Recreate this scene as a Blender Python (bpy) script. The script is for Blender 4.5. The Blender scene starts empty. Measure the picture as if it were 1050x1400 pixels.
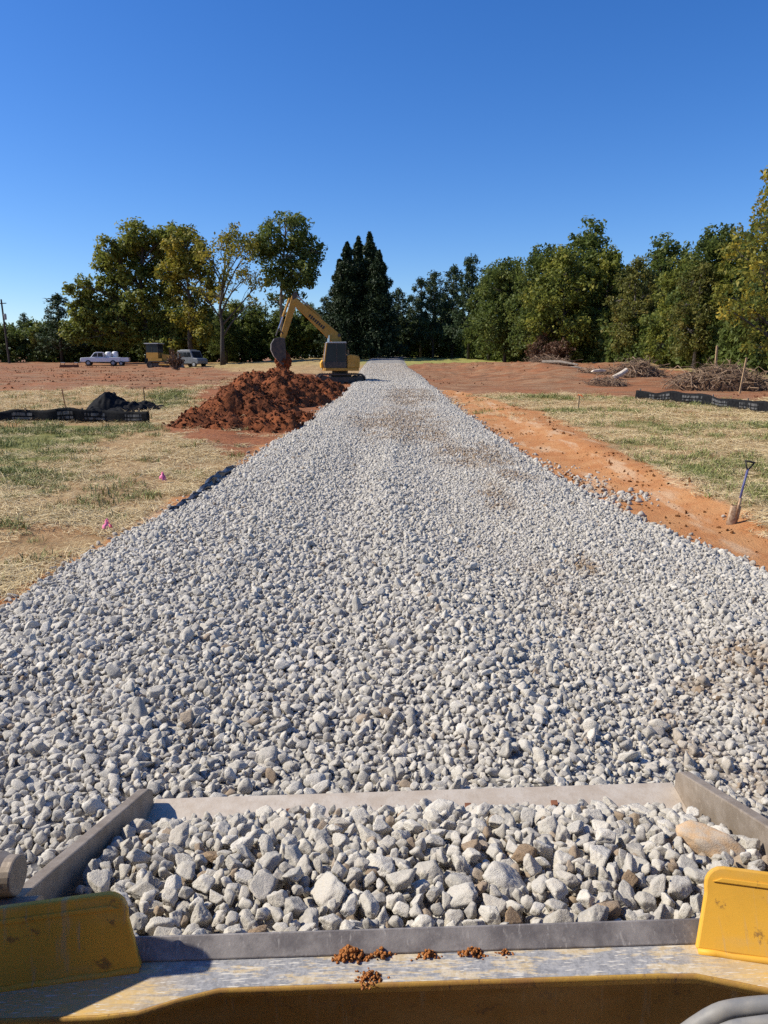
import bpy, bmesh, math, random
import numpy as np
from mathutils import Vector, Matrix, Euler

random.seed(7)
rng = np.random.default_rng(7)
R = math.radians
S = bpy.context.scene
COL = S.collection

# ------------------------------------------------------------------ camera model
CAMZ, PITCH, F = 2.4, R(11.2), 1011.0
CP, SP = math.cos(PITCH), math.sin(PITCH)

def W(px, py, Y):
    """world point seen at photo pixel (px,py) when it stands Y metres ahead"""
    u, v = (px - 525) / F, (700 - py) / F
    t = Y / (CP + v * SP)
    return Vector((u * t, Y, CAMZ + t * (-SP + v * CP)))

# ------------------------------------------------------------------ noise
def _h(ix, iy, iz, s):
    h = (ix * 374761393 + iy * 668265263 + iz * 2147483647 + s * 974634777) & 0xffffffff
    h = ((h ^ (h >> 13)) * 1274126177) & 0xffffffff
    h = h ^ (h >> 16)
    return (h & 0xffff) / 65535.0

def vnoise(x, y, z=None, s=0):
    x = np.asarray(x, float); y = np.asarray(y, float)
    z = np.zeros_like(x) if z is None else np.asarray(z, float)
    ix, iy, iz = np.floor(x).astype(np.int64), np.floor(y).astype(np.int64), np.floor(z).astype(np.int64)
    fx, fy, fz = x - ix, y - iy, z - iz
    fx, fy, fz = fx*fx*(3-2*fx), fy*fy*(3-2*fy), fz*fz*(3-2*fz)
    r = 0
    for dx in (0, 1):
        for dy in (0, 1):
            for dz in (0, 1):
                w = (fx if dx else 1-fx) * (fy if dy else 1-fy) * (fz if dz else 1-fz)
                r = r + w * _h(ix+dx, iy+dy, iz+dz, s)
    return r

def fbm(x, y, z=None, s=0, o=4, lac=2.03, g=.5):
    a, t, n = 1.0, 0, 0
    x = np.asarray(x, float); y = np.asarray(y, float)
    for i in range(o):
        t = t + a * vnoise(x, y, z, s + i); n += a; a *= g
        x = x*lac; y = y*lac
        z = None if z is None else z*lac
    return t / n

def sstep(a, b, x):
    t = np.clip((np.asarray(x, float) - a) / (b - a), 0, 1)
    return t*t*(3-2*t)

# ------------------------------------------------------------------ terrain
def softp(d, k=4.0):
    return k * np.logaddexp(0, np.asarray(d, float) / k)

def H0(x, y):
    x = np.asarray(x, float); y = np.asarray(y, float)
    ye = y - softp(y - 128, 6)
    s = .0355 - .0085 * sstep(5, 26, -x)
    return s * softp(ye - 14)

def gp(px, py):
    lo, hi = 1.0, 160.0
    for Y in np.linspace(1.0, 160, 800):
        p = W(px, py, Y)
        if p.z < float(H0(p.x, p.y)):
            hi = Y; break
        lo = Y
    for _ in range(30):
        m = (lo + hi) / 2
        p = W(px, py, m)
        if p.z < float(H0(p.x, p.y)): hi = m
        else: lo = m
    p = W(px, py, hi)
    return np.array((p.x, p.y))

EL = np.array([gp(*p) for p in [(0, 848), (130, 764), (240, 702), (325, 645), (400, 594), (455, 553), (480, 530), (490, 515), (497, 503)]])
ER = np.array([gp(*p) for p in [(1050, 792), (850, 706), (755, 652), (680, 600), (625, 560), (596, 535), (575, 515), (556, 503)]])
def ext(E, near, far):
    d = E[1] - E[0]
    first = E[0] + d * (near - E[0][1]) / d[1]
    return np.vstack([[first], E, far])
EL = ext(EL, 1.0, [[-1.9, 112], [6, 150]])
ER = ext(ER, 1.0, [[2.6, 112], [10, 150]])
def roadL(y): return np.interp(y, EL[:, 1], EL[:, 0]) + .18*(fbm(np.asarray(y)*.9, np.zeros_like(np.asarray(y, float)), s=5)-.5)
def roadR(y): return np.interp(y, ER[:, 1], ER[:, 0]) + .25*(fbm(np.asarray(y)*.8, np.zeros_like(np.asarray(y, float)), s=9)-.5)

def H(x, y):
    x = np.asarray(x, float); y = np.asarray(y, float)
    z = H0(x, y)
    d = np.maximum(roadL(y) - x, x - roadR(y))          # >0 off the road
    off = sstep(-.2, 1.5, d)
    amp = .10 + .25 * sstep(20, 60, y)
    z = z + off * amp * (fbm(x*.35, y*.35, s=21, o=4) - .5)
    z = z + off * (.06 + .22*sstep(40, 70, y)*(fbm(x*.12, y*.12, s=33)+.2)) * (fbm(x*1.3, y*2.1, s=31, o=3) - .5)
    z = z + off*.42*sstep(48, 62, y)*sstep(96, 84, y)*(fbm(x*.45, y*.8, s=37, o=4)-.5)
    z = z + 3.0*sstep(135, 320, y)
    rb = sstep(4, 9, x-roadR(y)) * sstep(44, 52, y) * sstep(92, 70, y)
    z = z + rb*(1.0*fbm(x*.22, y*.16, s=35) + .28*(fbm(x*.9, y*.9, s=36)-.5))
    z = z + .12 * sstep(.5, 2.5, d) * sstep(60, 20, y)
    z = z - .10 * sstep(-.25, -.6, d)
    # swale and rise on the clay strip to the right
    z = z + .10 * np.exp(-((x - roadR(y) - 1.9)/.5)**2) * sstep(40, 14, y) * (x > 0)
    return z

def poly_sd(P, x, y):
    """signed distance to polygon, negative inside"""
    x = np.asarray(x, float); y = np.asarray(y, float)
    P = np.asarray(P); n = len(P)
    d = np.full(x.shape, 1e9); inside = np.zeros(x.shape, bool)
    for i in range(n):
        a, b = P[i], P[(i+1) % n]
        ab = b - a
        t = np.clip(((x-a[0])*ab[0] + (y-a[1])*ab[1]) / (ab @ ab + 1e-9), 0, 1)
        d = np.minimum(d, np.hypot(x-a[0]-t*ab[0], y-a[1]-t*ab[1]))
        c = ((a[1] > y) != (b[1] > y)) & (x < (b[0]-a[0])*(y-a[1])/(b[1]-a[1]+1e-12) + a[0])
        inside ^= c
    return np.where(inside, -d, d)

CLAY = [gp(*p) for p in [(480, 760), (1130, 860), (1130, 775), (1050, 724), (991, 698), (915, 655), (838, 620), (795, 590), (735, 566), (685, 552), (640, 538), (600, 532), (585, 540)]]
DIRT_R = [gp(*p) for p in [(540, 502), (575, 497), (640, 496), (720, 494), (850, 506), (1060, 530), (1060, 552), (870, 549), (800, 540), (700, 541), (640, 548), (600, 545), (560, 520)]]
DIRT_L = [gp(*p) for p in [(-60, 505), (100, 503), (270, 502), (345, 510), (330, 523), (250, 532), (130, 531), (60, 536), (-60, 534)]]
DIRT_L2 = [gp(*p) for p in [(250, 600), (225, 588), (270, 570), (270, 535), (330, 515), (470, 512), (500, 525), (480, 548), (390, 600), (330, 640)]]
GREEN1 = [gp(*p) for p in [(190, 560), (215, 540), (262, 537), (262, 548), (235, 562)]]
GREEN2 = [gp(*p) for p in [(-40, 585), (215, 588), (150, 612), (90, 635), (-40, 690)]]
LAWN = [gp(*p) for p in [(548, 499), (600, 493), (680, 493), (700, 497), (640, 499), (560, 501)]]

def masks(x, y):
    wob = (fbm(x*.8, y*.8, s=41)-.5)*1.6 + (fbm(x*3, y*3, s=45)-.5)*.5
    near = 1/(1+np.maximum(y, 0)/12)
    wv = wob*(1.2-.7*near)
    clay = sstep(.25, -.25, poly_sd(CLAY, x, y) + wv*.55)
    clay = clay*(1 - .5*sstep(22, 36, y)*sstep(.40, .58, fbm(x*.9, y*.5, s=47)))
    d = roadL(y) - x
    clay = np.maximum(clay, sstep(.55, .1, d + wob*.35) * (x < roadL(y)+.5) * (y < 34))
    dirt = sstep(.8, -.8, poly_sd(DIRT_R, x, y) + wv*1.5)
    dl = sstep(2.2, -2.2, poly_sd(DIRT_L, x, y) + wv*3)
    dirt = np.maximum(dirt, dl)
    dirt2 = sstep(.6, -.6, poly_sd(DIRT_L2, x, y) + wv*1.1)
    red = dirt2
    dirt = np.maximum(dirt, .9*sstep(72, 82, y+3*wob)*sstep(-24, -30, x+3*wob))  # far left ground takes the dirt colour to stand in for tree shade
    dirt = np.maximum(dirt, dirt2*.9)
    green = np.maximum(sstep(.6, -.6, poly_sd(GREEN1, x, y) + wv*1.2), .75*sstep(.8, -.8, poly_sd(GREEN2, x, y) + wv*2.2))
    patch = sstep(.5, .68, fbm(x*.45, y*.45, s=61))
    green = np.maximum(green, .55*patch*(x > 0)*sstep(9, 13, y))
    green = np.maximum(green, .10*patch*(x < 0))
    lawn = sstep(1.5, -1.5, poly_sd(LAWN, x, y) + wv)
    lawn = np.maximum(lawn, sstep(74, 92, y + 4*wob) * (1-dirt) * (1-.75*sstep(0, -8, x)))
    masks.red = red
    return clay, dirt, green*(1-dirt*.8)*(1-clay), lawn

# ------------------------------------------------------------------ mesh helpers
def np_mesh(name, V, Fc, attrs=None, smooth=False):
    V = np.asarray(V, np.float32); Fc = np.asarray(Fc, np.int32)
    k = Fc.shape[1]
    me = bpy.data.meshes.new(name)
    me.vertices.add(len(V)); me.vertices.foreach_set('co', V.ravel())
    me.loops.add(Fc.size); me.loops.foreach_set('vertex_index', Fc.ravel())
    me.polygons.add(len(Fc)); me.polygons.foreach_set('loop_start', np.arange(0, Fc.size, k, dtype=np.int32))
    if smooth: me.polygons.foreach_set('use_smooth', np.ones(len(Fc), bool))
    me.update(calc_edges=True)
    for n, a in (attrs or {}).items():
        at = me.attributes.new(n, 'FLOAT', 'POINT')
        at.data.foreach_set('value', np.asarray(a, np.float32).ravel())
    return me

def link(name, me, mat=None, parent=None, loc=None):
    o = bpy.data.objects.new(name, me); COL.objects.link(o)
    if mat and me is not None and len(me.materials) == 0: me.materials.append(mat)
    if parent: o.parent = parent
    if loc is not None: o.location = loc
    return o

def tag(o, label=None, cat=None, group=None, kind=None):
    if label: o['label'] = label
    if cat: o['category'] = cat
    if group: o['group'] = group
    if kind: o['kind'] = kind
    return o

def empty(name, label, cat, loc=(0, 0, 0), rot=(0, 0, 0), group=None):
    o = bpy.data.objects.new(name, None); COL.objects.link(o)
    o.location = loc; o.rotation_euler = rot; o.empty_display_size = .2
    return tag(o, label, cat, group)

def copy_thing(root, loc, rotz=0, sc=None, label=None):
    r = root.copy(); COL.objects.link(r); r.location = loc; r.rotation_euler = (0, 0, rotz)
    if sc is not None: r.scale = sc if hasattr(sc, '__len__') else (sc, sc, sc)
    if label: r['label'] = label
    for ch in list(root.children):
        c = ch.copy(); COL.objects.link(c); c.parent = r
        for g in list(ch.children):
            d = g.copy(); COL.objects.link(d); d.parent = c
    return r

class MB:
    def __init__(s): s.v, s.f = [], []
    def add(s, vs, fs):
        b = len(s.v); s.v += [tuple(p) for p in vs]; s.f += [[i+b for i in f] for f in fs]; return s
    def box(s, c, d, rot=None, taper=1.0):
        M = Euler(rot).to_matrix() if rot else Matrix.Identity(3)
        vs = []
        for z in (-.5, .5):
            t = taper if z > 0 else 1
            for x, y in ((-.5, -.5), (.5, -.5), (.5, .5), (-.5, .5)):
                vs.append(Vector(c) + M @ Vector((x*d[0]*t, y*d[1]*t, z*d[2])))
        return s.add(vs, [[3, 2, 1, 0], [4, 5, 6, 7], [0, 1, 5, 4], [1, 2, 6, 5], [2, 3, 7, 6], [3, 0, 4, 7]])
    def prism(s, poly, a, b, ax='y'):
        """poly in the plane across ax, extruded from a to b"""
        n = len(poly)
        def P(p, t):
            return {'y': (p[0], t, p[1]), 'x': (t, p[0], p[1]), 'z': (p[0], p[1], t)}[ax]
        vs = [P(p, a) for p in poly] + [P(p, b) for p in poly]
        fs = [list(range(n)), list(range(2*n-1, n-1, -1))]
        fs += [[(i+1) % n, i, i+n, (i+1) % n + n] for i in range(n)]
        return s.add(vs, fs)
    def tube(s, pts, rad, n=8, cap=True):
        pts = [Vector(p) for p in pts]
        if not hasattr(rad, '__len__'): rad = [rad]*len(pts)
        vs, fs = [], []
        up = None
        for i, p in enumerate(pts):
            d = (pts[min(i+1, len(pts)-1)] - pts[max(i-1, 0)])
            d = d.normalized() if d.length > 1e-9 else Vector((0, 0, 1))
            if up is None: up = d.orthogonal().normalized()
            up = (up - d*up.dot(d)); up = up.normalized() if up.length > 1e-6 else d.orthogonal().normalized()
            w = d.cross(up)
            for k in range(n):
                a = 2*math.pi*k/n
                vs.append(p + (up*math.cos(a) + w*math.sin(a))*rad[i])
        for i in range(len(pts)-1):
            for k in range(n):
                fs.append([i*n+k, i*n+(k+1) % n, (i+1)*n+(k+1) % n, (i+1)*n+k])
        if cap:
            fs.append(list(range(n))[::-1]); fs.append([(len(pts)-1)*n+k for k in range(n)])
        return s.add(vs, fs)
    def sheet(s, grid):
        """grid: list of rows of points"""
        m, n = len(grid), len(grid[0])
        vs = [p for r in grid for p in r]
        fs = [[i*n+j, i*n+j+1, (i+1)*n+j+1, (i+1)*n+j] for i in range(m-1) for j in range(n-1)]
        return s.add(vs, fs)
    def build(s, name, mat, parent=None, bevel=0, smooth=False, thick=0, seg=2, loc=None, subsurf=0):
        me = bpy.data.meshes.new(name); me.from_pydata(s.v, [], s.f); me.update()
        bm = bmesh.new(); bm.from_mesh(me); bmesh.ops.recalc_face_normals(bm, faces=bm.faces); bm.to_mesh(me); bm.free()
        if smooth:
            me.polygons.foreach_set('use_smooth', [True]*len(me.polygons))
        o = link(name, me, mat, parent, loc)
        if thick:
            m = o.modifiers.new('thick', 'SOLIDIFY'); m.thickness = thick; m.offset = 0
        if subsurf:
            m = o.modifiers.new('sub', 'SUBSURF'); m.levels = m.render_levels = subsurf
        if bevel:
            m = o.modifiers.new('bev', 'BEVEL'); m.width = bevel; m.segments = seg; m.limit_method = 'ANGLE'; m.angle_limit = R(35)
        return o

# ------------------------------------------------------------------ materials
class NT:
    def __init__(s, name):
        s.m = bpy.data.materials.new(name); s.m.use_nodes = True
        s.t = s.m.node_tree; s.t.nodes.clear()
        s.out = s.t.nodes.new('ShaderNodeOutputMaterial')
    def set(s, node, key, val):
        i = node.inputs[key]
        if isinstance(val, bpy.types.NodeSocket): s.t.links.new(val, i)
        elif val is not None:
            if i.type == 'RGBA' and len(val) == 3: val = (*val, 1)
            i.default_value = val
    def n(s, typ, ins=None, **props):
        nd = s.t.nodes.new(typ)
        for k, v in props.items(): setattr(nd, k, v)
        for k, v in (ins or {}).items(): s.set(nd, k, v)
        return nd
    def coord(s, kind='Object'): return s.n('ShaderNodeTexCoord').outputs[kind]
    def noise(s, vec, scale, detail=4, rough=.55, dist=0):
        return s.n('ShaderNodeTexNoise', {'Vector': vec, 'Scale': scale, 'Detail': detail, 'Roughness': rough, 'Distortion': dist}).outputs['Fac']
    def vor(s, vec, scale, feature='F1', out='Distance'):
        return s.n('ShaderNodeTexVoronoi', {'Vector': vec, 'Scale': scale}, feature=feature).outputs[out]
    def mapv(s, vec, scale=(1, 1, 1), rot=(0, 0, 0)):
        return s.n('ShaderNodeMapping', {'Vector': vec, 'Scale': scale, 'Rotation': rot}).outputs[0]
    def rng(s, v, a, b, c=0, d=1):
        return s.n('ShaderNodeMapRange', {'Value': v, 'From Min': a, 'From Max': b, 'To Min': c, 'To Max': d}, interpolation_type='SMOOTHSTEP').outputs[0]
    def math(s, op, a, b=None):
        nd = s.n('ShaderNodeMath', {0: a}, operation=op)
        if b is not None: s.set(nd, 1, b)
        return nd.outputs[0]
    def mix(s, f, a, b, blend='MIX'):
        nd = s.n('ShaderNodeMix', data_type='RGBA', blend_type=blend)
        s.set(nd, 0, f); s.set(nd, 6, a); s.set(nd, 7, b)
        return nd.outputs[2]
    def attr(s, name, typ='GEOMETRY'):
        return s.n('ShaderNodeAttribute', attribute_name=name, attribute_type=typ).outputs['Fac']
    def bump(s, h, strength=.5, dist=.02, nrm=None):
        nd = s.n('ShaderNodeBump', {'Height': h, 'Strength': strength, 'Distance': dist})
        if nrm is not None: s.set(nd, 'Normal', nrm)
        return nd.outputs[0]
    def bsdf(s, col, rough=.8, metal=0, nrm=None, spec=.35):
        b = s.n('ShaderNodeBsdfPrincipled')
        s.set(b, 'Base Color', col); s.set(b, 'Roughness', rough); s.set(b, 'Metallic', metal)
        s.set(b, 'Specular IOR Level', spec)
        if nrm is not None: s.set(b, 'Normal', nrm)
        return b
    def done(s, b):
        s.t.links.new(b.outputs[0], s.out.inputs[0]); return s.m

def simple(name, c1, c2=None, scale=4, rough=.7, metal=0, bump=0, bdist=.01, spec=.35, lo=.35, hi=.65):
    t = NT(name); v = t.coord()
    c2 = c2 or tuple(x*.75 for x in c1)
    f = t.rng(t.noise(v, scale, 5, .6), lo, hi)
    col = t.mix(f, c1, c2)
    nr = t.bump(t.noise(v, scale*6, 5, .65), bump, bdist) if bump else None
    return t.done(t.bsdf(col, rough, metal, nr, spec))

M = {}
def mk_ground():
    t = NT('ground_mat'); v = t.coord()
    fine = t.noise(v, 9, 6, .7); fine2 = t.noise(v, 34, 5, .7); mid = t.noise(v, 1.7, 5, .6); big = t.noise(v, .35, 4, .6)
    sv = t.mapv(v, (60, 9, 20), (0, 0, .5)); st1 = t.noise(sv, 1, 3, .6)
    sv2 = t.mapv(v, (9, 60, 20), (0, 0, .9)); st2 = t.noise(sv2, 1, 3, .6)
    st = t.math('MAXIMUM', st1, st2)
    straw = t.mix(t.rng(st, .46, .70), (.27, .165, .075), (.62, .47, .25))
    straw = t.mix(t.rng(mid, .42, .66), straw, (.30, .185, .085))
    straw = t.mix(t.math('MULTIPLY', t.rng(fine, .55, .75), .5), straw, (.11, .075, .035))
    straw = t.mix(t.math('MULTIPLY', t.rng(big, .5, .7), .45), straw, (.36, .17, .07))
    green = t.mix(t.rng(fine2, .35, .7), (.065, .085, .018), (.22, .26, .06))
    gf = t.rng(t.math('ADD', t.attr('green'), t.math('MULTIPLY', t.math('SUBTRACT', fine, .5), 1.3)), .25, .75)
    col = t.mix(t.math('MULTIPLY', gf, .8), straw, green)
    lawn = t.mix(t.rng(mid, .35, .65), (.22, .24, .06), (.33, .28, .10))
    col = t.mix(t.attr('lawn'), col, lawn)
    dv = t.mapv(v, (.5, 2.2, 1), (0, 0, .25))
    dn = t.noise(dv, 1.1, 6, .65); dk = t.noise(t.mapv(v, (.22, .75, 1), (0, 0, -.2)), 1, 5, .7)
    dirt = t.mix(t.rng(dn, .38, .60), (.255, .105, .046), (.30, .18, .10))
    dirt = t.mix(t.math('MULTIPLY', t.rng(fine, .48, .68), .8), dirt, (.12, .055, .03))
    dirt = t.mix(t.math('MULTIPLY', t.rng(big, .48, .62), .6), dirt, (.30, .115, .05))
    dirt = t.mix(t.math('MULTIPLY', t.attr('red'), .75), dirt, t.mix(t.rng(fine, .4, .65), (.34, .125, .05), (.19, .065, .028)))
    dirt = t.mix(t.math('MULTIPLY', t.rng(dk, .52, .64), .6), dirt, (.13, .066, .036))
    df = t.rng(t.math('ADD', t.attr('dirt'), t.math('MULTIPLY', t.math('SUBTRACT', fine, .5), .9)), .3, .7)
    col = t.mix(df, col, dirt)
    clay = t.mix(t.rng(mid, .35, .65), (.47, .235, .098), (.41, .175, .065))
    cv = t.mapv(v, (1.6, .35, 1), (0, 0, -.5))
    clay = t.mix(t.math('MULTIPLY', t.rng(t.noise(cv, 1.3, 4, .6), .52, .66), .85), clay, (.52, .34, .20))
    clay = t.mix(t.math('MULTIPLY', t.rng(fine2, .55, .8), .55), clay, (.30, .10, .03))
    cf = t.rng(t.math('ADD', t.attr('clay'), t.math('MULTIPLY', t.math('SUBTRACT', fine, .5), .8)), .3, .7)
    col = t.mix(cf, col, clay)
    h = t.math('ADD', t.math('MULTIPLY', fine, .6), t.math('MULTIPLY', fine2, .4))
    nr = t.bump(h, .9, .06)
    return t.done(t.bsdf(col, .95, 0, nr, .15))

def mk_road():
    t = NT('road_mat'); v = t.coord()
    a = t.vor(v, 15); b = t.noise(v, 24, 4, .7); c = t.noise(v, 1.3, 4, .6)
    col = t.mix(t.rng(b, .3, .7), (.17, .16, .145), (.42, .40, .37))
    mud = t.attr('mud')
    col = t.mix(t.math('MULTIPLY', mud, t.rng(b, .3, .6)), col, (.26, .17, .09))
    col = t.mix(t.math('MULTIPLY', t.rng(c, .5, .7), .3), col, (.27, .22, .16))
    nr = t.bump(a, 1.0, .06)
    return t.done(t.bsdf(col, .95, 0, nr, .15))

def mk_stone(name, inst=True):
    t = NT(name); v = t.coord()
    rnd = t.n('ShaderNodeObjectInfo').outputs['Random']
    off = t.n('ShaderNodeVectorMath', {0: v, 1: t.n('ShaderNodeCombineXYZ', {0: t.math('MULTIPLY', rnd, 37.0), 1: t.math('MULTIPLY', rnd, 91.0), 2: rnd}).outputs[0]}, operation='ADD').outputs[0]
    n1 = t.noise(off, 1.6, 5, .65); n2 = t.noise(off, 7, 6, .7); n3 = t.noise(off, 22, 3, .7)
    base = t.mix(rnd, (.43, .398, .338), (.67, .625, .54))
    dk = t.rng(t.noise(t.n('ShaderNodeCombineXYZ', {0: t.math('MULTIPLY', rnd, 613.0), 1: t.math('MULTIPLY', rnd, 177.0), 2: 0.0}).outputs[0], 1.0, 1), .52, .62)
    base = t.mix(t.math('MULTIPLY', dk, .75), base, (.28, .265, .24))
    base = t.mix(t.rng(n1, .4, .7), base, (.56, .51, .43))
    base = t.mix(t.math('MULTIPLY', t.rng(n2, .55, .72), .55), base, (.25, .235, .22))
    base = t.mix(t.math('MULTIPLY', t.rng(n3, .6, .75), .35), base, (.64, .61, .56))
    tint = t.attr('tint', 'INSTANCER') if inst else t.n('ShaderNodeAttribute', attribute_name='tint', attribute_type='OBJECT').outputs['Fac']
    mud_shade_c = t.mix(t.rng(n2, .3, .7), (.20, .125, .062), (.37, .26, .16))
    base = t.mix(t.rng(tint, .0, 1.0, 0, .95), base, mud_shade_c)
    h = t.math('ADD', n2, t.math('MULTIPLY', n3, .5))
    nr = t.bump(h, .45, .07)
    return t.done(t.bsdf(base, .92, 0, nr, .2))

def mk_leaf(name, cols, trans=.45):
    t = NT(name)
    a = t.attr('var')
    col = t.mix(t.rng(a, .1, .55), cols[0], cols[1])
    col = t.mix(t.rng(a, .6, .95), col, cols[2])
    rnd = t.n('ShaderNodeObjectInfo').outputs['Random']
    col = t.mix(t.math('MULTIPLY', rnd, .35), col, cols[1])
    b = t.bsdf(col, .6, 0, None, .25)
    tr = t.n('ShaderNodeBsdfTranslucent', {'Color': col})
    mx = t.n('ShaderNodeMixShader', {0: trans, 1: b.outputs[0], 2: tr.outputs[0]})
    return t.done(mx)

def mk_paint(name, c, worn=.5):
    t = NT(name); v = t.coord()
    n1 = t.noise(v, 3, 5, .6); n2 = t.noise(v, 16, 6, .7); n3 = t.noise(t.mapv(v, (40, 4, 4)), 1, 4, .6)
    col = t.mix(t.rng(n1, .35, .7), c, tuple(x*.82 for x in c))
    col = t.mix(t.math('MULTIPLY', t.rng(n2, .585, .66), worn), col, (.16, .085, .04))
    dn_ = t.noise(t.mapv(v, (3, 3, 9)), 1, 5, .65)
    col = t.mix(t.math('MULTIPLY', t.rng(dn_, .48, .72), .38*worn), col, (.50, .36, .17))
    col = t.mix(t.math('MULTIPLY', t.rng(n3, .56, .7), worn*.6), col, (.42, .34, .22))
    nr = t.bump(n2, .15, .004)
    return t.done(t.bsdf(col, t.rng(n1, .3, .7, .5, .75), 0, nr, .22))

def mk_worn_ledge():
    t = NT('worn_ledge'); v = t.coord()
    n1 = t.noise(t.mapv(v, (3.2, 15, 5)), 1, 6, .68, .6); n2 = t.noise(t.mapv(v, (14, 90, 20), (0, 0, .15)), 1, 5, .75); n3 = t.noise(v, 55, 4, .75)
    steel = t.mix(t.rng(n3, .35, .65), (.20, .20, .205), (.33, .325, .32))
    dust = t.mix(t.rng(n3, .35, .7), (.42, .33, .20), (.54, .47, .36))
    yel = (.62, .37, .07)
    sep = t.n('ShaderNodeSeparateXYZ', {0: v})
    ax = t.math('ABSOLUTE', t.math('ADD', sep.outputs[0], .02))
    edge = t.rng(ax, .62, .95)
    f = t.rng(t.math('ADD', n1, t.math('MULTIPLY', t.math('SUBTRACT', n2, .5), .7)), .50, .58)
    col = t.mix(f, steel, dust)
    col = t.mix(t.math('MULTIPLY', edge, .85), col, t.mix(t.rng(n2, .4, .7), (.55, .38, .16), yel))
    sc_ = t.noise(t.mapv(v, (26, 150, 20), (0, 0, .5)), 1, 2, .5); sc2 = t.noise(t.mapv(v, (18, 160, 20), (0, 0, -.25)), 1, 2, .5)
    col = t.mix(t.math('MULTIPLY', t.rng(t.math('MAXIMUM', sc_, sc2), .62, .70), .8), col, (.60, .56, .48))
    col = t.mix(t.math('MULTIPLY', t.rng(n3, .62, .72), .6), col, (.18, .13, .08))
    nr = t.bump(n2, .12, .003)
    return t.done(t.bsdf(col, t.rng(n1, .3, .7, .55, .8), 0, nr, .25))

def mk_steel(name, a, b, c, scr=.4):
    t = NT(name); v = t.coord()
    n1 = t.noise(v, 9, 7, .7); n2 = t.noise(t.mapv(v, (70, 25, 25), (0, .4, .3)), 1, 4, .65); n3 = t.noise(v, 60, 3, .7)
    col = t.mix(t.rng(n1, .35, .65), a, b)
    col = t.mix(t.math('MULTIPLY', t.rng(n2, .58, .72), scr), col, c)
    col = t.mix(t.math('MULTIPLY', t.rng(n3, .62, .75), .4), col, c)
    nr = t.bump(t.math('ADD', n1, n3), .2, .004)
    return t.done(t.bsdf(col, .6, .25, nr, .4))

def mk_soil(name, a, b, c):
    t = NT(name); v = t.coord()
    n1 = t.noise(v, 1.1, 5, .6); n2 = t.noise(v, 7, 6, .7); n3 = t.vor(v, 6)
    col = t.mix(t.rng(n1, .35, .65), a, b)
    col = t.mix(t.rng(n2, .5, .75), col, c)
    nr = t.bump(t.math('ADD', n2, t.math('MULTIPLY', n3, .5)), 1, .12)
    return t.done(t.bsdf(col, .95, 0, nr, .15))

M['ground'] = mk_ground(); M['road'] = mk_road()
M['stone'] = mk_stone('gravel_stone'); M['bstone'] = mk_stone('bucket_stone', False)
M['yellow'] = mk_paint('yellow_paint', (.70, .375, .045), .7)
M['yellow_dark'] = mk_paint('yellow_paint_dark', (.45, .235, .04), .6)  # darker yellow; shade on the boom and bulldozer is put into this colour
M['ledge'] = mk_worn_ledge()
M['steel'] = mk_steel('worn_steel', (.155, .14, .135), (.30, .275, .255), (.46, .43, .39), .6)
M['steel_brown'] = mk_steel('brown_steel', (.22, .175, .13), (.30, .25, .20), (.45, .38, .30), .5)
M['edge'] = mk_steel('dusty_edge', (.46, .38, .29), (.55, .48, .39), (.33, .27, .20), .5)
M['lip'] = mk_steel('chipped_lip', (.50, .30, .06), (.36, .19, .06), (.14, .08, .05), .9)
M['brown_panel'] = mk_paint('dusty_panel_paint', (.36, .19, .045), .6)
M['tan'] = simple('tan_stone', (.52, .35, .20), (.46, .38, .29), 3, .9, 0, .3, .02)
M['dark_steel'] = simple('dark_steel', (.045, .042, .04), (.09, .07, .055), 5, .6, .3, .2)
M['rubber'] = simple('rubber', (.02, .02, .02), (.04, .035, .03), 6, .8)
M['hose'] = simple('hose_rubber', (.16, .16, .16), (.24, .23, .21), 14, .55, 0, .1, .002)
M['glass'] = simple('dark_glass', (.012, .016, .02), (.02, .026, .032), 1, .2, 0, 0, 0, .22)
M['white'] = simple('white_paint', (.74, .75, .76), (.66, .67, .68), 2, .35)
M['grey_paint'] = simple('grey_paint', (.36, .38, .39), (.28, .29, .30), 3, .45)
M['van_grey'] = simple('shaded_grey_paint', (.17, .185, .20), (.13, .14, .15), 3, .5)  # van grey darkened in the colour itself for the shade of the trees
M['chrome'] = simple('cylinder_rod', (.55, .55, .55), (.45, .45, .45), 4, .25, .9)
M['soil'] = mk_soil('red_soil', (.235, .072, .026), (.13, .041, .017), (.33, .115, .046))
M['clod'] = mk_soil('clay_clod', (.42, .17, .05), (.33, .12, .04), (.50, .24, .09))
M['fabric'] = simple('black_geotextile', (.010, .0105, .012), (.018, .0185, .020), 9, .8, 0, .3, .01, .06)
t = NT('printed_line_ink'); v = t.coord()
M['print'] = t.done(t.bsdf(t.mix(t.rng(t.noise(t.mapv(v, (14, 14, 2.5)), 1, 2, .5), .44, .54), (.012, .012, .013), (.10, .10, .10)), .8, 0, None, .2))
M['wood'] = simple('lath_wood', (.42, .29, .16), (.30, .20, .11), 12, .85)
M['grey_wood'] = simple('weathered_wood', (.26, .22, .18), (.16, .13, .10), 6, .9)
M['pale_wood'] = simple('pale_wood', (.62, .54, .44), (.45, .38, .30), 6, .85)
M['rust'] = simple('rusty_steel', (.22, .085, .04), (.12, .055, .03), 14, .8)
M['pink'] = simple('pink_vinyl', (.85, .22, .38), (.80, .16, .32), 20, .5)
M['orange'] = simple('orange_vinyl', (.75, .16, .04), (.65, .12, .03), 20, .5)
M['blue'] = simple('blue_fibreglass', (.06, .065, .16), (.10, .10, .22), 9, .45)
M['blade'] = simple('shovel_steel', (.42, .29, .18), (.24, .13, .07), 22, .55, .3)
M['bark'] = simple('bark', (.045, .036, .03), (.08, .068, .056), 5, .95, 0, .6, .05)
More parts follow.
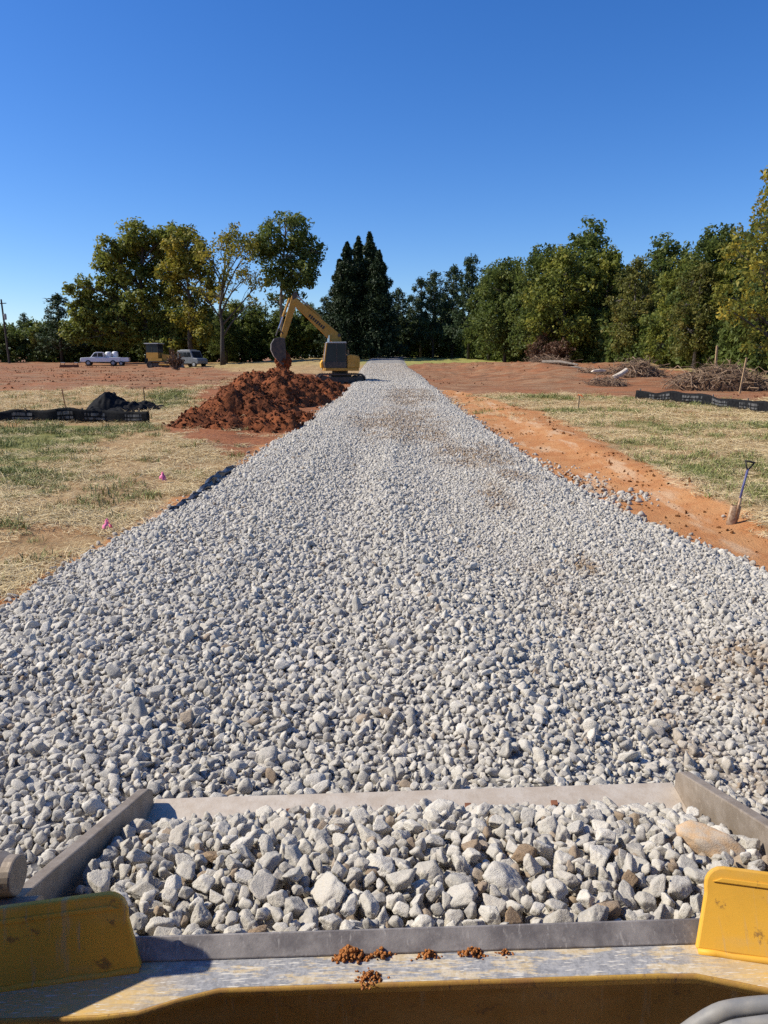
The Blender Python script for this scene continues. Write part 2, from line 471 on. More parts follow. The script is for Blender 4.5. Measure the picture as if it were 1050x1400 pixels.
M['bark_pale'] = simple('bark_pale', (.14, .12, .10), (.22, .19, .155), 5, .95, 0, .5, .05)
M['twig'] = simple('dead_twig', (.20, .125, .075), (.30, .21, .14), 3, .95)
M['brush'] = mk_soil('brush_core', (.075, .042, .025), (.13, .075, .045), (.17, .10, .06))
M['straw'] = NT('straw_mat')
def mk_straw(t, a, b, c):
    r = t.attr('tint', 'INSTANCER'); v = t.attr('var')
    col = t.mix(v, a, b); col = t.mix(t.math('MULTIPLY', r, .6), col, c)
    return t.done(t.bsdf(col, .7, 0, None, .25))
M['straw'] = mk_straw(M['straw'], (.46, .33, .15), (.82, .68, .42), (.58, .45, .22))
M['grassb'] = mk_straw(NT('grass_blade_mat'), (.075, .105, .022), (.26, .29, .085), (.33, .30, .12))
M['leaf_green'] = mk_leaf('leaf_green', [(.050, .074, .018), (.115, .15, .034), (.22, .235, .055)])
M['leaf_mid'] = mk_leaf('leaf_mid', [(.070, .095, .018), (.19, .21, .038), (.38, .34, .06)])
M['leaf_yellow'] = mk_leaf('leaf_yellow', [(.085, .11, .02), (.24, .22, .034), (.48, .35, .045)], .4)
M['leaf_olive'] = mk_leaf('leaf_olive', [(.070, .085, .020), (.165, .165, .038), (.30, .23, .055)])
M['needle'] = mk_leaf('needle_dark', [(.013, .026, .012), (.026, .046, .018), (.046, .068, .024)], .12)
M['pine'] = mk_leaf('needle_pine', [(.024, .042, .018), (.046, .074, .027), (.08, .105, .04)], .15)
M['dead_leaf'] = mk_leaf('dead_leaf', [(.06, .03, .018), (.11, .055, .03), (.15, .085, .045)], .2)

# ------------------------------------------------------------------ terrain mesh
def axis(segs):
    out = []
    for a, b, d in segs: out += list(np.arange(a, b, d))
    return np.array(out + [segs[-1][1]])
xs = axis([(-420, -80, 20), (-80, -30, 1.4), (-30, -12, .4), (-12, 12, .14), (12, 30, .4), (30, 80, 1.4), (80, 420, 20)])
ys = axis([(-30, 0, 3), (0, 5, .5), (5, 16, .12), (16, 32, .22), (32, 60, .45), (60, 140, 1.2), (140, 620, 24)])
X, Y = np.meshgrid(xs, ys)
Z = H(X, Y)
mc, md, mg, ml = masks(X, Y)
inroad = (X > roadL(Y) + .3) & (X < roadR(Y) - .3)
Z = np.where(inroad & (Y < 112), Z - .03, Z)
nx, ny = len(xs), len(ys)
idx = np.arange(nx*ny).reshape(ny, nx)
Fq = np.stack([idx[:-1, :-1], idx[:-1, 1:], idx[1:, 1:], idx[1:, :-1]], -1).reshape(-1, 4)
me = np_mesh('ground', np.stack([X, Y, Z], -1).reshape(-1, 3), Fq,
             {'clay': mc, 'dirt': md, 'green': mg, 'lawn': ml, 'red': masks.red}, True)
tag(link('ground', me, M['ground']), kind='structure')

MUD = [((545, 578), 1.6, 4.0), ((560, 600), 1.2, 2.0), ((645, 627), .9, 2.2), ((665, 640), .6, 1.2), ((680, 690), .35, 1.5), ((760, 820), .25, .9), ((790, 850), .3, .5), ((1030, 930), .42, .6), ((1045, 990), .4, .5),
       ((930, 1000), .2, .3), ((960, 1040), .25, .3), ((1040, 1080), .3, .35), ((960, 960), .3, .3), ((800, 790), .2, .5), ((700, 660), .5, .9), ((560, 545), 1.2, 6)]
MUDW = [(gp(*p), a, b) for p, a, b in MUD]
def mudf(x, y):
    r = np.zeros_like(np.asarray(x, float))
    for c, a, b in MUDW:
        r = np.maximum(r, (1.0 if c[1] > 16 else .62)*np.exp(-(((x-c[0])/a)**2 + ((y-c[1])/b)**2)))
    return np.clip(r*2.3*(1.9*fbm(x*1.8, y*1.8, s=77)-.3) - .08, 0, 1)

def road_u(x, y): return (x - roadL(y)) / (roadR(y) - roadL(y))
def road_z(x, y):
    """surface of the gravel bed"""
    y = np.asarray(y, float)
    u = road_u(x, y)
    prof = sstep(-.02, .10, u) * sstep(1.02, .90, u)
    z = H0(x, y) + .02 + .10*prof
    fade = sstep(45, 12, y)
    z = z + fade*(  .06*np.exp(-((u-.50 - .02*np.sin(np.asarray(y)*.35))/.04)**2) + .05*np.exp(-((u-.24)/.04)**2) - .05*np.exp(-((u-.38)/.05)**2) - .05*np.exp(-((u-.64)/.06)**2) + .045*np.exp(-((u-.82)/.04)**2))
    z = z + .07*(fbm(np.asarray(x)*.9, y*.6, s=81) - .5)*prof
    return z
ry = axis([(1.0, 30, .2), (30, 60, .4), (60, 150, 1.5)])
uu = np.concatenate([[-.035, -.01], np.linspace(0.01, .99, 60), [1.01, 1.035]])
RX = roadL(ry)[:, None] + (roadR(ry) - roadL(ry))[:, None]*uu[None, :]
RY = np.repeat(ry[:, None], len(uu), 1)
RZ = road_z(RX, RY)
RZ[:, 0] -= .12; RZ[:, -1] -= .12
RZ = np.where(RY > 60, np.maximum(RZ, H(RX, RY)+.02), RZ)
i2 = np.arange(RX.size).reshape(RX.shape)
Fq = np.stack([i2[:-1, :-1], i2[:-1, 1:], i2[1:, 1:], i2[1:, :-1]], -1).reshape(-1, 4)
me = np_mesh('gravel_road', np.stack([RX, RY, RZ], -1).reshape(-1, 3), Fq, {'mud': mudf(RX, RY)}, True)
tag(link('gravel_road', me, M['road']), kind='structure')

# ------------------------------------------------------------------ rocks
def rock_mesh(name, seed, sub, k=16, rough=.05, smooth=True):
    g = np.random.default_rng(seed)
    bm = bmesh.new(); bmesh.ops.create_icosphere(bm, subdivisions=sub, radius=1)
    D = np.array([v.co[:] for v in bm.verts]); Fc = np.array([[v.index for v in f.verts] for f in bm.faces]); bm.free()
    D /= np.linalg.norm(D, axis=1)[:, None]
    m = int(g.integers(9, 14)); ii = np.arange(m)+.5
    ph, th = np.arccos(1-2*ii/m), math.pi*(1+5**.5)*ii + g.uniform(0, 6)
    n = np.stack([np.cos(th)*np.sin(ph), np.sin(th)*np.sin(ph), np.cos(ph)], 1) + g.normal(0, .28, (m, 3)); n /= np.linalg.norm(n, axis=1)[:, None]
    d = g.uniform(.62, 1.0, m)
    dots = D @ n.T
    q = np.where(dots > .06, d[None, :] / np.maximum(dots, .06), 9.0)
    r = -np.log(np.exp(-k*q).sum(1) + np.exp(-k*1.42)) / k
    nz = fbm(D[:, 0]*2.3+seed, D[:, 1]*2.3, D[:, 2]*2.3, s=seed, o=4) - .5
    nf = fbm(D[:, 0]*6+seed, D[:, 1]*6, D[:, 2]*6, s=seed+9, o=4) - .5
    pit = np.clip(.36-vnoise(D[:, 0]*5+seed, D[:, 1]*5, D[:, 2]*5, s=seed+3), 0, 1)
    r = r * (1 + rough*2.6*nz + rough*2.4*nf - rough*2.8*pit)
    sc = np.array([1, g.uniform(.65, .95), g.uniform(.5, .8)])
    V = D * r[:, None] * sc
    return np_mesh(name, V, Fc, None, smooth)

def proto_collection(cname, meshes, mat):
    c = bpy.data.collections.new(cname)
    for i, m in enumerate(meshes):
        m.materials.append(mat)
        o = bpy.data.objects.new(f'{cname}_{i:02d}', m); c.objects.link(o)
    return c

def scatter(name, P, rot, scale, pick, tint, coll, mat):
    me = bpy.data.meshes.new(name)
    n = len(P)
    me.vertices.add(n); me.vertices.foreach_set('co', np.asarray(P, np.float32).ravel())
    a = me.attributes.new('rot', 'FLOAT_VECTOR', 'POINT'); a.data.foreach_set('vector', np.asarray(rot, np.float32).ravel())
    a = me.attributes.new('scl', 'FLOAT_VECTOR', 'POINT'); a.data.foreach_set('vector', np.asarray(scale, np.float32).ravel())
    a = me.attributes.new('pick', 'INT', 'POINT'); a.data.foreach_set('value', np.asarray(pick, np.int32))
    a = me.attributes.new('tint', 'FLOAT', 'POINT'); a.data.foreach_set('value', np.asarray(tint, np.float32))
    me.update(); me.materials.append(mat)
    o = link(name, me)
    ng = bpy.data.node_groups.new(name + '_nodes', 'GeometryNodeTree')
    ng.interface.new_socket('Geometry', in_out='INPUT', socket_type='NodeSocketGeometry')
    ng.interface.new_socket('Geometry', in_out='OUTPUT', socket_type='NodeSocketGeometry')
    N, L = ng.nodes, ng.links
    gi, go = N.new('NodeGroupInput'), N.new('NodeGroupOutput')
    def na(nm, dt):
        q = N.new('GeometryNodeInputNamedAttribute'); q.data_type = dt; q.inputs['Name'].default_value = nm
        return q.outputs['Attribute']
    ci = N.new('GeometryNodeCollectionInfo'); ci.inputs['Collection'].default_value = coll
    ci.inputs['Separate Children'].default_value = True; ci.inputs['Reset Children'].default_value = True
    ip = N.new('GeometryNodeInstanceOnPoints'); ip.inputs['Pick Instance'].default_value = True
    er = N.new('FunctionNodeEulerToRotation')
    L.new(na('rot', 'FLOAT_VECTOR'), er.inputs[0])
    L.new(gi.outputs[0], ip.inputs['Points']); L.new(ci.outputs[0], ip.inputs['Instance'])
    L.new(na('pick', 'INT'), ip.inputs['Instance Index'])
    L.new(er.outputs[0], ip.inputs['Rotation']); L.new(na('scl', 'FLOAT_VECTOR'), ip.inputs['Scale'])
    L.new(ip.outputs[0], go.inputs[0])
    m = o.modifiers.new('scatter', 'NODES'); m.node_group = ng
    return o

NEAR = [rock_mesh(f'rock_{i}', 100+i, 3, 60, .06) for i in range(16)]
FAR = [rock_mesh(f'pebble_{i}', 300+i, 2, 40, .05, False) for i in range(12)]
c_near = proto_collection('rock_shapes', NEAR, M['stone'])
c_far = proto_collection('pebble_shapes', FAR, M['stone'])

def jgrid(x0, x1, y0, y1, d, jit=.45):
    gx, gy = np.meshgrid(np.arange(x0, x1, d), np.arange(y0, y1, d*.92))
    gx = gx + (np.arange(gx.shape[0]) % 2)[:, None]*d*.5
    gx = gx + rng.uniform(-jit, jit, gx.shape)*d; gy = gy + rng.uniform(-jit, jit, gy.shape)*d
    return gx.ravel(), gy.ravel()

def in_view(x, y, m=2.2): return np.abs(x) < .56*y + m

def coarse(u, y, x):
    """share of large stones: high on the left and along the windrow"""
    c = .95 - .95*sstep(.40, .68, u + .16*(fbm(x*.7, y*.35, s=91)-.5))
    c = np.maximum(c, .75*np.exp(-((u-.505)/.05)**2))
    c = np.maximum(c, .45*sstep(.86, .97, u))
    c = np.maximum(c, .35*sstep(9, 3, y))
    return c

SX, SY, SR = [], [], []
def addl(x, y, r):
    SX.append(x); SY.append(y); SR.append(r)
edge_n = lambda x, y: .03*(fbm(x*2.5, y*2.5, s=95)-.5)
def keep_road(x, y, slack=.0):
    u = road_u(x, y) + edge_n(x, y)
    return (u > -.012-slack) & (u < 1.012+slack)
x, y = jgrid(-9, 9, 2.0, 34, .045)
u = road_u(x, y); cf = coarse(u, y, x)
k = in_view(x, y) & keep_road(x, y) & (rng.random(len(x)) < cf*.95+.05)
r = rng.gamma(8, .0285/8, len(x))*(1-.12*sstep(5, 25, y))
addl(x[k], y[k], r[k])
x, y = jgrid(-9, 9, 2.0, 34, .032)
u = road_u(x, y); cf = coarse(u, y, x)
k = in_view(x, y) & keep_road(x, y) & (rng.random(len(x)) < (1-cf)*.9+.06) & (y < 34) & ((y < 16) | (rng.random(len(x)) < .62))
r = rng.gamma(8, .0194/8, len(x))*(1+.30*sstep(10, 25, y))
addl(x[k], y[k], r[k])
x, y = jgrid(-9, 9, 34, 84, .095)
k = in_view(x, y, 1) & keep_road(x, y)
addl(x[k], y[k], rng.uniform(.030, .056, k.sum()))
# stray stones beyond the edges, and the little spills on the clay
def spill(px, py, a, b, n, r0):
    c = gp(px, py)
    addl(c[0]+rng.normal(0, a, n), c[1]+rng.normal(0, b, n), rng.gamma(10, r0/10, n))
spill(800, 657, .35, .45, 60, .036); spill(845, 682, .28, .3, 70, .04); spill(862, 683, .25, .2, 45, .04); spill(820, 690, .2, .3, 50, .04)
spill(770, 640, .2, .5, 25, .03); spill(985, 714, .05, .05, 2, .03)
for E, sgn in ((EL, -1), (ER, 1)):
    yy = rng.uniform(5.5, 45, 900); dd = np.abs(rng.normal(0, .16, 900))
    xx = (roadL(yy) if sgn < 0 else roadR(yy)) + sgn*dd
    addl(xx, yy, rng.gamma(9, .036/9, 900))
SX, SY, SR = map(np.concatenate, (SX, SY, SR))
base = np.maximum(road_z(SX, SY)*1.0, H(SX, SY)+.005)
onr = keep_road(SX, SY)
base = np.where(onr, road_z(SX, SY), H(SX, SY))
SZ = base + SR*np.where(onr, rng.uniform(.0, .75, len(SR)), rng.uniform(.1, .45, len(SR)))
rot = rng.uniform(0, 6.283, (len(SX), 3))
rot[:, :2] = rng.normal(0, .55, (len(SX), 2)) + (rng.random((len(SX), 2)) < .3)*1.3
tint = np.clip(mudf(SX, SY)*rng.uniform(.05, .9, len(SX)) + (rng.random(len(SX)) < .012)*.6 + .10*rng.random(len(SX)), 0, 1)
tint = np.clip(tint + .55*sstep(42, 66, SY)*rng.random(len(SX)), 0, 1)  # far stones tinted browner: tree shade toward the crest, put into the colour
tint = np.where(onr, tint, np.clip(tint + .15 + .3*rng.random(len(SX)), 0, 1))
scl = SR[:, None]*rng.uniform(.85, 1.2, (len(SX), 3))
P = np.stack([SX, SY, SZ], 1)
nearm = SY < 9.5
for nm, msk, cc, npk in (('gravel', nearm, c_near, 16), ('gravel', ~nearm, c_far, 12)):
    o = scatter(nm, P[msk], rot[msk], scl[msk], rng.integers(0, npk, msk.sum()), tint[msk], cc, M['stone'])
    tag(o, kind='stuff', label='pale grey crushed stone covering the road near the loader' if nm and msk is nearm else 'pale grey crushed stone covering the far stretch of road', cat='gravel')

# ------------------------------------------------------------------ straw and grass
def blades_mesh(name, seed, n, rad, lmin, lmax, w, flat):
    g = np.random.default_rng(seed)
    V, Fc, var = [], [], []
    for i in range(n):
        a = g.uniform(0, 6.283); rr = rad*math.sqrt(g.random()); p = np.array([rr*math.cos(a), rr*math.sin(a), 0])
        L = g.uniform(lmin, lmax); yaw = g.uniform(0, 6.283)
        el = g.normal(.10, .16) if flat else g.uniform(.7, 1.45)
        d = np.array([math.cos(yaw)*math.cos(el), math.sin(yaw)*math.cos(el), math.sin(el)])
        s = np.array([-math.sin(yaw), math.cos(yaw), g.normal(0, .3)])*w*.5*g.uniform(.7, 1.3)
        if flat: p = p + np.array([0, 0, g.uniform(0, .025)]) - d*L*.5*np.array([1, 1, 0])
        mid = p + d*L*.55 + np.array([0, 0, .02*L if flat else 0]); droop = np.array([math.cos(yaw), math.sin(yaw), -.6])*L*(.05 if flat else .18)
        end = p + d*L + droop
        b = len(V); V += [p-s, p+s, mid-s, mid+s, end-s*.25, end+s*.25]
        Fc += [[b, b+1, b+3, b+2], [b+2, b+3, b+5, b+4]]
        var += [g.random()]*6
    return np_mesh(name, V, Fc, {'var': var})
c_straw = proto_collection('straw_shapes', [blades_mesh(f'straw_{i}', 500+i, 46, .26, .08, .30, .0055, True) for i in range(5)], M['straw'])
c_grass = proto_collection('grass_shapes', [blades_mesh(f'grass_{i}', 600+i, 34, .14, .04, .13, .007, False) for i in range(5)], M['grassb'])
def cover(name, coll, mat, d, wfun, label, cat, zoff=.004, smin=.7, smax=1.25):
    PX, PY = [], []
    for x0, x1, y0, y1, dd in ((-26, 26, 4.5, 16, d), (-34, 34, 16, 30, d*1.55), (-40, 40, 30, 56, d*2.3)):
        x, y = jgrid(x0, x1, y0, y1, dd)
        off = (x < roadL(y) - .15) | (x > roadR(y) + .15)
        k = off & in_view(x, y, 2.5)
        x, y = x[k], y[k]
        k = rng.random(len(x)) < wfun(x, y)
        PX.append(x[k]); PY.append(y[k])
    x, y = np.concatenate(PX), np.concatenate(PY); n = len(x)
    P = np.stack([x, y, H(x, y)+zoff], 1)
    rot = np.stack([rng.normal(0, .06, n), rng.normal(0, .06, n), rng.uniform(0, 6.28, n)], 1)
    s = rng.uniform(smin, smax, n)*(1+.5*sstep(15, 40, y))
    scl = np.stack([s, s, s*rng.uniform(.7, 1.2, n)], 1)
    o = scatter(name, P, rot, scl, rng.integers(0, 5, n), rng.random(n), coll, mat)
    tag(o, label, cat, kind='stuff')
def w_straw(x, y):
    c, d, g, l = masks(x, y)
    return np.clip((1-c)*(1-d)*(1-.65*g)*(1-l)*(.10+1.1*sstep(.38, .58, fbm(x*.9, y*.9, s=111))), 0, 1)
def w_grass(x, y):
    c, d, g, l = masks(x, y)
    return np.clip((.05 + 1.0*g)*(1-c)*(1-d)*sstep(.36, .6, fbm(x*1.6, y*1.6, s=121)), 0, 1)
cover('straw', c_straw, M['straw'], .16, w_straw, 'loose pale straw mulch spread over the seeded ground', 'straw')
cover('grass', c_grass, M['grassb'], .12, w_grass, 'thin short green grass sprouting through the straw', 'grass', smin=.5, smax=1.7)

# ------------------------------------------------------------------ soil pile by the excavator
def pile_height(x, y):
    c = lambda px, Y: ((px-525)/F*Y*1.0, Y)
    h = np.zeros_like(x)
    blobs = [(c(385, 41), 1.45, 2.0, 2.2), (c(352, 36), 1.5, 1.9, 2.4), (c(425, 40), 1.15, 1.7, 2.2), (c(335, 31), 1.25, 1.6, 2.0), (c(312, 27.5), .95, 1.25, 1.6), (c(385, 33), 1.15, 1.5, 2.4),
             (c(283, 26), .55, .9, 1.2), (c(350, 27.5), .75, 1.2, 1.5), (c(420, 34.5), .75, 1.3, 2.2), (c(448, 41), .6, 1.2, 2), (c(385, 28.5), .45, .9, 1.5), (c(450, 37), .45, .8, 2.2), (c(265, 24.8), .3, .7, .8), (c(330, 25.2), .5, 1.2, .9), (c(300, 25.0), .45, 1.0, .8), (c(375, 25.6), .35, .9, .9), (c(325, 23.7), .45, 1.2, .9), (c(380, 24.2), .42, 1.1, 1.0), (c(275, 24.0), .3, 1.0, .8), (c(415, 27), .35, .8, 1.4), (c(360, 24), .4, .9, .9)]
    for (cx, cy), hh, a, b in blobs:
        q = np.hypot((x-cx)/a, (y-cy)/b)
        h = np.maximum(h, hh*np.clip(1.05-q, 0, 1)**.85)
    edge = sstep(0, .25, h)
    h = h + edge*(.75*(fbm(x*1.1, y*1.1, s=131)-.5) + .42*(fbm(x*3, y*3, s=141)-.5) + .14*(vnoise(x*6.5, y*6.5, s=151)-.5) + .09*(vnoise(x*13, y*13, s=156)-.5))
    px, py = c(322, 25.9)
    h = h - .75*np.exp(-(((x-px)/.75)**2 + ((y-py)/.9)**2))*edge
    return h
gx = np.arange(-13, -.8, .09); gy = np.arange(21.5, 46, .11)
GX, GY = np.meshgrid(gx, gy)
hh = pile_height(GX, GY)
hh = np.where(GX > roadL(GY)-.1, np.minimum(hh, .14 - .45*(GX-roadL(GY))), hh)
GZ = H(GX, GY) + hh - .04
ok = hh > .015
i3 = np.arange(GX.size).reshape(GX.shape)
fm = ok[:-1, :-1] | ok[:-1, 1:] | ok[1:, 1:] | ok[1:, :-1]
Fq = np.stack([i3[:-1, :-1], i3[:-1, 1:], i3[1:, 1:], i3[1:, :-1]], -1)[fm]
used, inv = np.unique(Fq, return_inverse=True)
VV = np.stack([GX, GY, GZ], -1).reshape(-1, 3)[used]
pile = link('soil_pile', np_mesh('soil_pile', VV, inv.reshape(-1, 4), None, True), M['soil'])
tag(pile, 'long heap of freshly dug dark red soil beside the gravel road', 'soil pile')
# clods lying over and around it: one uncountable mass
n = 5200
cx = rng.uniform(-12.5, -1.2, n*3); cy = rng.uniform(21.5, 46, n*3)
ph = pile_height(cx, cy)
k = (ph > .02) & (cx < roadL(cy)+.1); cx, cy, ph = cx[k][:n], cy[k][:n], ph[k][:n]
c_clod = proto_collection('clod_shapes', [rock_mesh(f'clod_{i}', 700+i, 2, 10, .09, False) for i in range(6)], M['soil'])
s = np.minimum(rng.gamma(1.3, .020, len(cx))+.018, .15)
o = scatter('soil_clods', np.stack([cx, cy, H(cx, cy)+ph-.03], 1), rng.uniform(0, 6.28, (len(cx), 3)), np.repeat(s[:, None], 3, 1), rng.integers(0, 6, len(cx)), rng.random(len(cx)), c_clod, M['soil'])
tag(o, 'crumbly red clods strewn over the dug soil heap', 'soil', kind='stuff')

n = 9000
cx = rng.uniform(1, 9, n); cy = rng.uniform(6, 40, n)
_c, _d, _g, _l = masks(cx, cy)
k = (_c > .5) & (cx > roadR(cy)+.05) & (rng.random(n) < .12+.9*sstep(.5, .66, fbm(cx*1.2, cy*.8, s=171))); cx, cy = cx[k], cy[k]
c_crumb = proto_collection('crumb_shapes', [rock_mesh(f'crumb_{i}', 760+i, 2, 10, .09, False) for i in range(5)], M['clod'])
s_ = np.minimum(rng.gamma(1.3, .011, len(cx))+.008, .07)
o = scatter('clay_crumbs', np.stack([cx, cy, H(cx, cy)+s_*.2], 1), rng.uniform(0, 6.28, (len(cx), 3)), s_[:, None]*np.array([1, 1, .7]), rng.integers(0, 5, len(cx)), rng.random(len(cx)), c_crumb, M['clod'])
tag(o, 'small clods of orange clay littering the bare strip beside the road', 'clay', kind='stuff')

n = 60000
cx = rng.uniform(-55, 45, n); cy = rng.uniform(24, 98, n)
_c, _d, _g, _l = masks(cx, cy)
k = (_d > .5) & ((cx < roadL(cy)-.1) | (cx > roadR(cy)+.1)) & (np.abs(cx) < .56*cy+3) & (rng.random(n) < (.05+.8*(cx < 0)+.15)*sstep(.5, .66, fbm(cx*.35, cy*.5, s=175))); cx, cy = cx[k][:8000], cy[k][:8000]
s_ = np.minimum(rng.gamma(1.1, .020, len(cx))+.015, .11)
o = scatter('dirt_clods', np.stack([cx, cy, H(cx, cy)+s_*.15], 1), rng.uniform(0, 6.28, (len(cx), 3)), s_[:, None]*np.array([1, 1, .8]), rng.integers(0, 6, len(cx)), rng.random(len(cx)), c_clod, M['soil'])
tag(o, 'dark clods scattered over the bare dirt fields', 'soil', kind='stuff')

# ------------------------------------------------------------------ trees
def leaf_cloud(centers, crad, nper, size, g, up=.3, asp=1.6, flat=1.0):
    """leaf-sized rhombs round clump centres; returns V,F,var"""
    C = np.repeat(centers, nper, 0); CR = np.repeat(crad, nper)
    n = len(C)
    off = g.normal(size=(n, 3)); off /= np.linalg.norm(off, axis=1)[:, None]
    off = off * (g.random(n)**.45)[:, None] * CR[:, None]; off[:, 2] *= flat
    P = C + off
    nrm = off/np.maximum(CR, .01)[:, None]*.8 + g.normal(size=(n, 3))*.75 + np.array([0, 0, up])
    nrm /= np.linalg.norm(nrm, axis=1)[:, None]
    t = np.cross(nrm, g.normal(size=(n, 3))); t /= np.linalg.norm(t, axis=1)[:, None]
    b = np.cross(nrm, t)
    sz = size*g.uniform(.6, 1.35, n)
    a = t*(sz*asp*.5)[:, None]; c = b*(sz*.5)[:, None]; fold = nrm*(sz*.14)[:, None]
    V = np.stack([P-a, P-c*.9+a*.1+fold, P+a, P+c*.9+a*.1+fold], 1).reshape(-1, 3)
    Fc = np.arange(n*4).reshape(-1, 4)
    var = np.repeat(g.random(len(centers)), nper)*.6 + g.random(n)*.4
    return V, Fc, np.repeat(var, 4)

def lobes_to_clumps(lobes, g, per_area, crad):
    C, CR, IDX = [], [], []
    for i, (c, r) in enumerate(lobes):
        m = max(4, int(per_area * (r[0]*r[1]+r[1]*r[2]+r[0]*r[2])*1.3))
        d = g.normal(size=(m, 3)); d /= np.linalg.norm(d, axis=1)[:, None]
        q = g.uniform(.35, 1.0, m)**.6
        C.append(np.array(c)[None, :] + d*q[:, None]*np.array(r)[None, :]); CR.append(crad*g.uniform(.6, 1.35, m)); IDX.append(np.full(m, i))
    return np.concatenate(C), np.concatenate(CR), np.concatenate(IDX)

def bend(a, b, g, k=.12, n=5):
    a, b = np.array(a, float), np.array(b, float); L = np.linalg.norm(b-a)
    o1 = g.normal(size=3)*k*L
    out = []
    for i in range(n):
        t = i/(n-1); out.append(a+(b-a)*t + o1*math.sin(math.pi*t) + np.array([0, 0, .08*L*math.sin(math.pi*t)]))
    return out

def make_tree(name, label, cat, loc, trunk, tr, lobes, mat, bark, seed, per_area=1.0, crad=.75, nper=26, leaf=.26, twigs=True, group=None, asp=1.6, limb_r=.32, up=.3, flat=1.0, twig_share=.5):
    g = np.random.default_rng(seed)
    root = empty(name, label, cat, loc, group=group)
    C, CR, ID = lobes_to_clumps(lobes, g, per_area, crad)
    V, Fc, var = leaf_cloud(C, CR, nper, leaf, g, up, asp, flat)
    tb = MB()
    T = np.array(trunk, float)
    tb.tube(T, [tr*(1.25 if i == 0 else 1)*(1-.75*i/(len(T)-1)) for i in range(len(T))], 9)
    def on_trunk(f):
        f = f*(len(T)-1); i = min(int(f), len(T)-2); return T[i]+(T[i+1]-T[i])*(f-i)
    ztop = T[-1][2]
    for i, (c, r) in enumerate(lobes):
        c = np.array(c)
        f = np.clip((c[2]-.75*np.hypot(c[0], c[1])-.2*r[2])/ztop, .22, .92)
        st = on_trunk(f)
        pts = bend(st, c, g, .08)
        r0 = min(tr*limb_r*1.4, tr*(1-.75*f)*.8)
        tb.tube(pts, [r0*(1-.75*q/4) for q in range(5)], 6)
        if twigs:
            for j in np.where(ID == i)[0]:
                if g.random() < twig_share:
                    tb.tube(bend(pts[g.integers(2, 5)], C[j], g, .1, 4), [r0*.3, r0*.22, r0*.14, r0*.06], 4, False)
    tb.build('trunk', bark, root, smooth=True)
    me = np_mesh('crown', V, Fc, {'var': var}); link('crown', me, mat, root)
    return root

def base_at(px, Yd, dz=0):
    x = (px-525)/F*Yd*1.0
    # true perspective: x at this distance for a point near the ground
    for _ in range(3):
        z = float(H(x, Yd)); v = None
        t = (Yd*CP - (z-CAMZ)*SP); x = (px-525)/F*t
    return (x, Yd, float(H(x, Yd)) - .05 + dz)

def px_lobes(b, Yd, spec, g, ydepth=1.0, pm=1.0):
    """lobes given by photo position and half width/height in photo pixels"""
    out = []
    for px, py, rx, rz in spec:
        dy = g.uniform(-1, 1)*rx/F*Yd*ydepth
        p = W(px, py, Yd)
        k = Yd/F
        out.append(((p.x-b[0], dy, p.z-b[2]), (rx*k, rx*k*.9, rz*k)))
    return out

# the four named trees on the left
g = np.random.default_rng(11)
Yd = 112; b = base_at(205, Yd)
spec = [(112, 395, 18, 14), (104, 455, 18, 14), (180, 335, 20, 14), (240, 470, 22, 14), (255, 445, 20, 16), (138, 355, 20, 15), (190, 322, 22, 13), (242, 322, 20, 12), (108, 440, 18, 14), (140, 400, 26, 20), (122, 425, 24, 18), (135, 450, 26, 18), (112, 415, 14, 12), (165, 440, 26, 22), (150, 345, 20, 14), (172, 350, 22, 18), (150, 370, 20, 14), (185, 380, 26, 20), (205, 330, 22, 15), (228, 335, 24, 16), (215, 360, 26, 20), (200, 415, 26, 20), (225, 395, 22, 18), (190, 450, 24, 18), (230, 440, 20, 18), (160, 465, 20, 12), (215, 465, 18, 14)]
make_tree('shade_tree', 'broad dark green shade tree with several rounded crowns behind the bulldozer', 'tree', b,
          [(0, 0, 0), (.2, 0, 3), (-.5, 0, 6), (-.8, .2, 9), (-.6, 0, 13), (.2, 0, 17)], .62, px_lobes(b, Yd, spec, g, 1.0), M['leaf_mid'], M['bark'], 12, 1.9, .8, 36, .32, up=.8)
Yd = 108; b = base_at(262, Yd)
spec = [(264, 440, 24, 18), (250, 465, 20, 14), (280, 455, 18, 14), (285, 400, 18, 14), (232, 372, 18, 14), (258, 340, 28, 22), (240, 352, 18, 14), (275, 350, 18, 18), (262, 372, 24, 16), (245, 385, 18, 14), (282, 378, 16, 14), (255, 405, 22, 16), (275, 425, 16, 14), (262, 322, 14, 9), (250, 435, 14, 10)]
make_tree('yellowing_tree', 'tree with yellowing leaves rising behind the parked van', 'tree', b,
          [(0, 0, 0), (-.1, 0, 4), (.2, 0, 8), (0, 0, 12), (-.2, 0, 17)], .36, px_lobes(b, Yd, spec, g), M['leaf_yellow'], M['bark'], 13, 1.8, .8, 36, .29, up=.7)
Yd = 100; b = base_at(305, Yd)
spec = [(310, 385, 16, 12), (340, 330, 18, 14), (295, 405, 16, 12), (300, 335, 20, 16), (325, 332, 20, 16), (345, 352, 16, 14), (290, 360, 16, 14), (335, 375, 18, 12), (355, 385, 14, 10), (315, 318, 16, 10), (280, 395, 14, 10), (318, 355, 14, 12), (350, 410, 12, 8), (275, 345, 12, 12)]
make_tree('sparse_tree', 'half bare tree with dark forked limbs and thin yellow green leaves', 'tree', b,
          [(0, 0, 0), (0, 0, 2.5), (.1, 0, 5), (-.1, 0, 7.5), (.5, 0, 11), (1.2, 0, 16)], .32, px_lobes(b, Yd, spec, g, 1.3), M['leaf_yellow'], M['bark'], 14, 1.7, .75, 20, .24, limb_r=.34, twig_share=1)
Yd = 104; b = base_at(386, Yd)
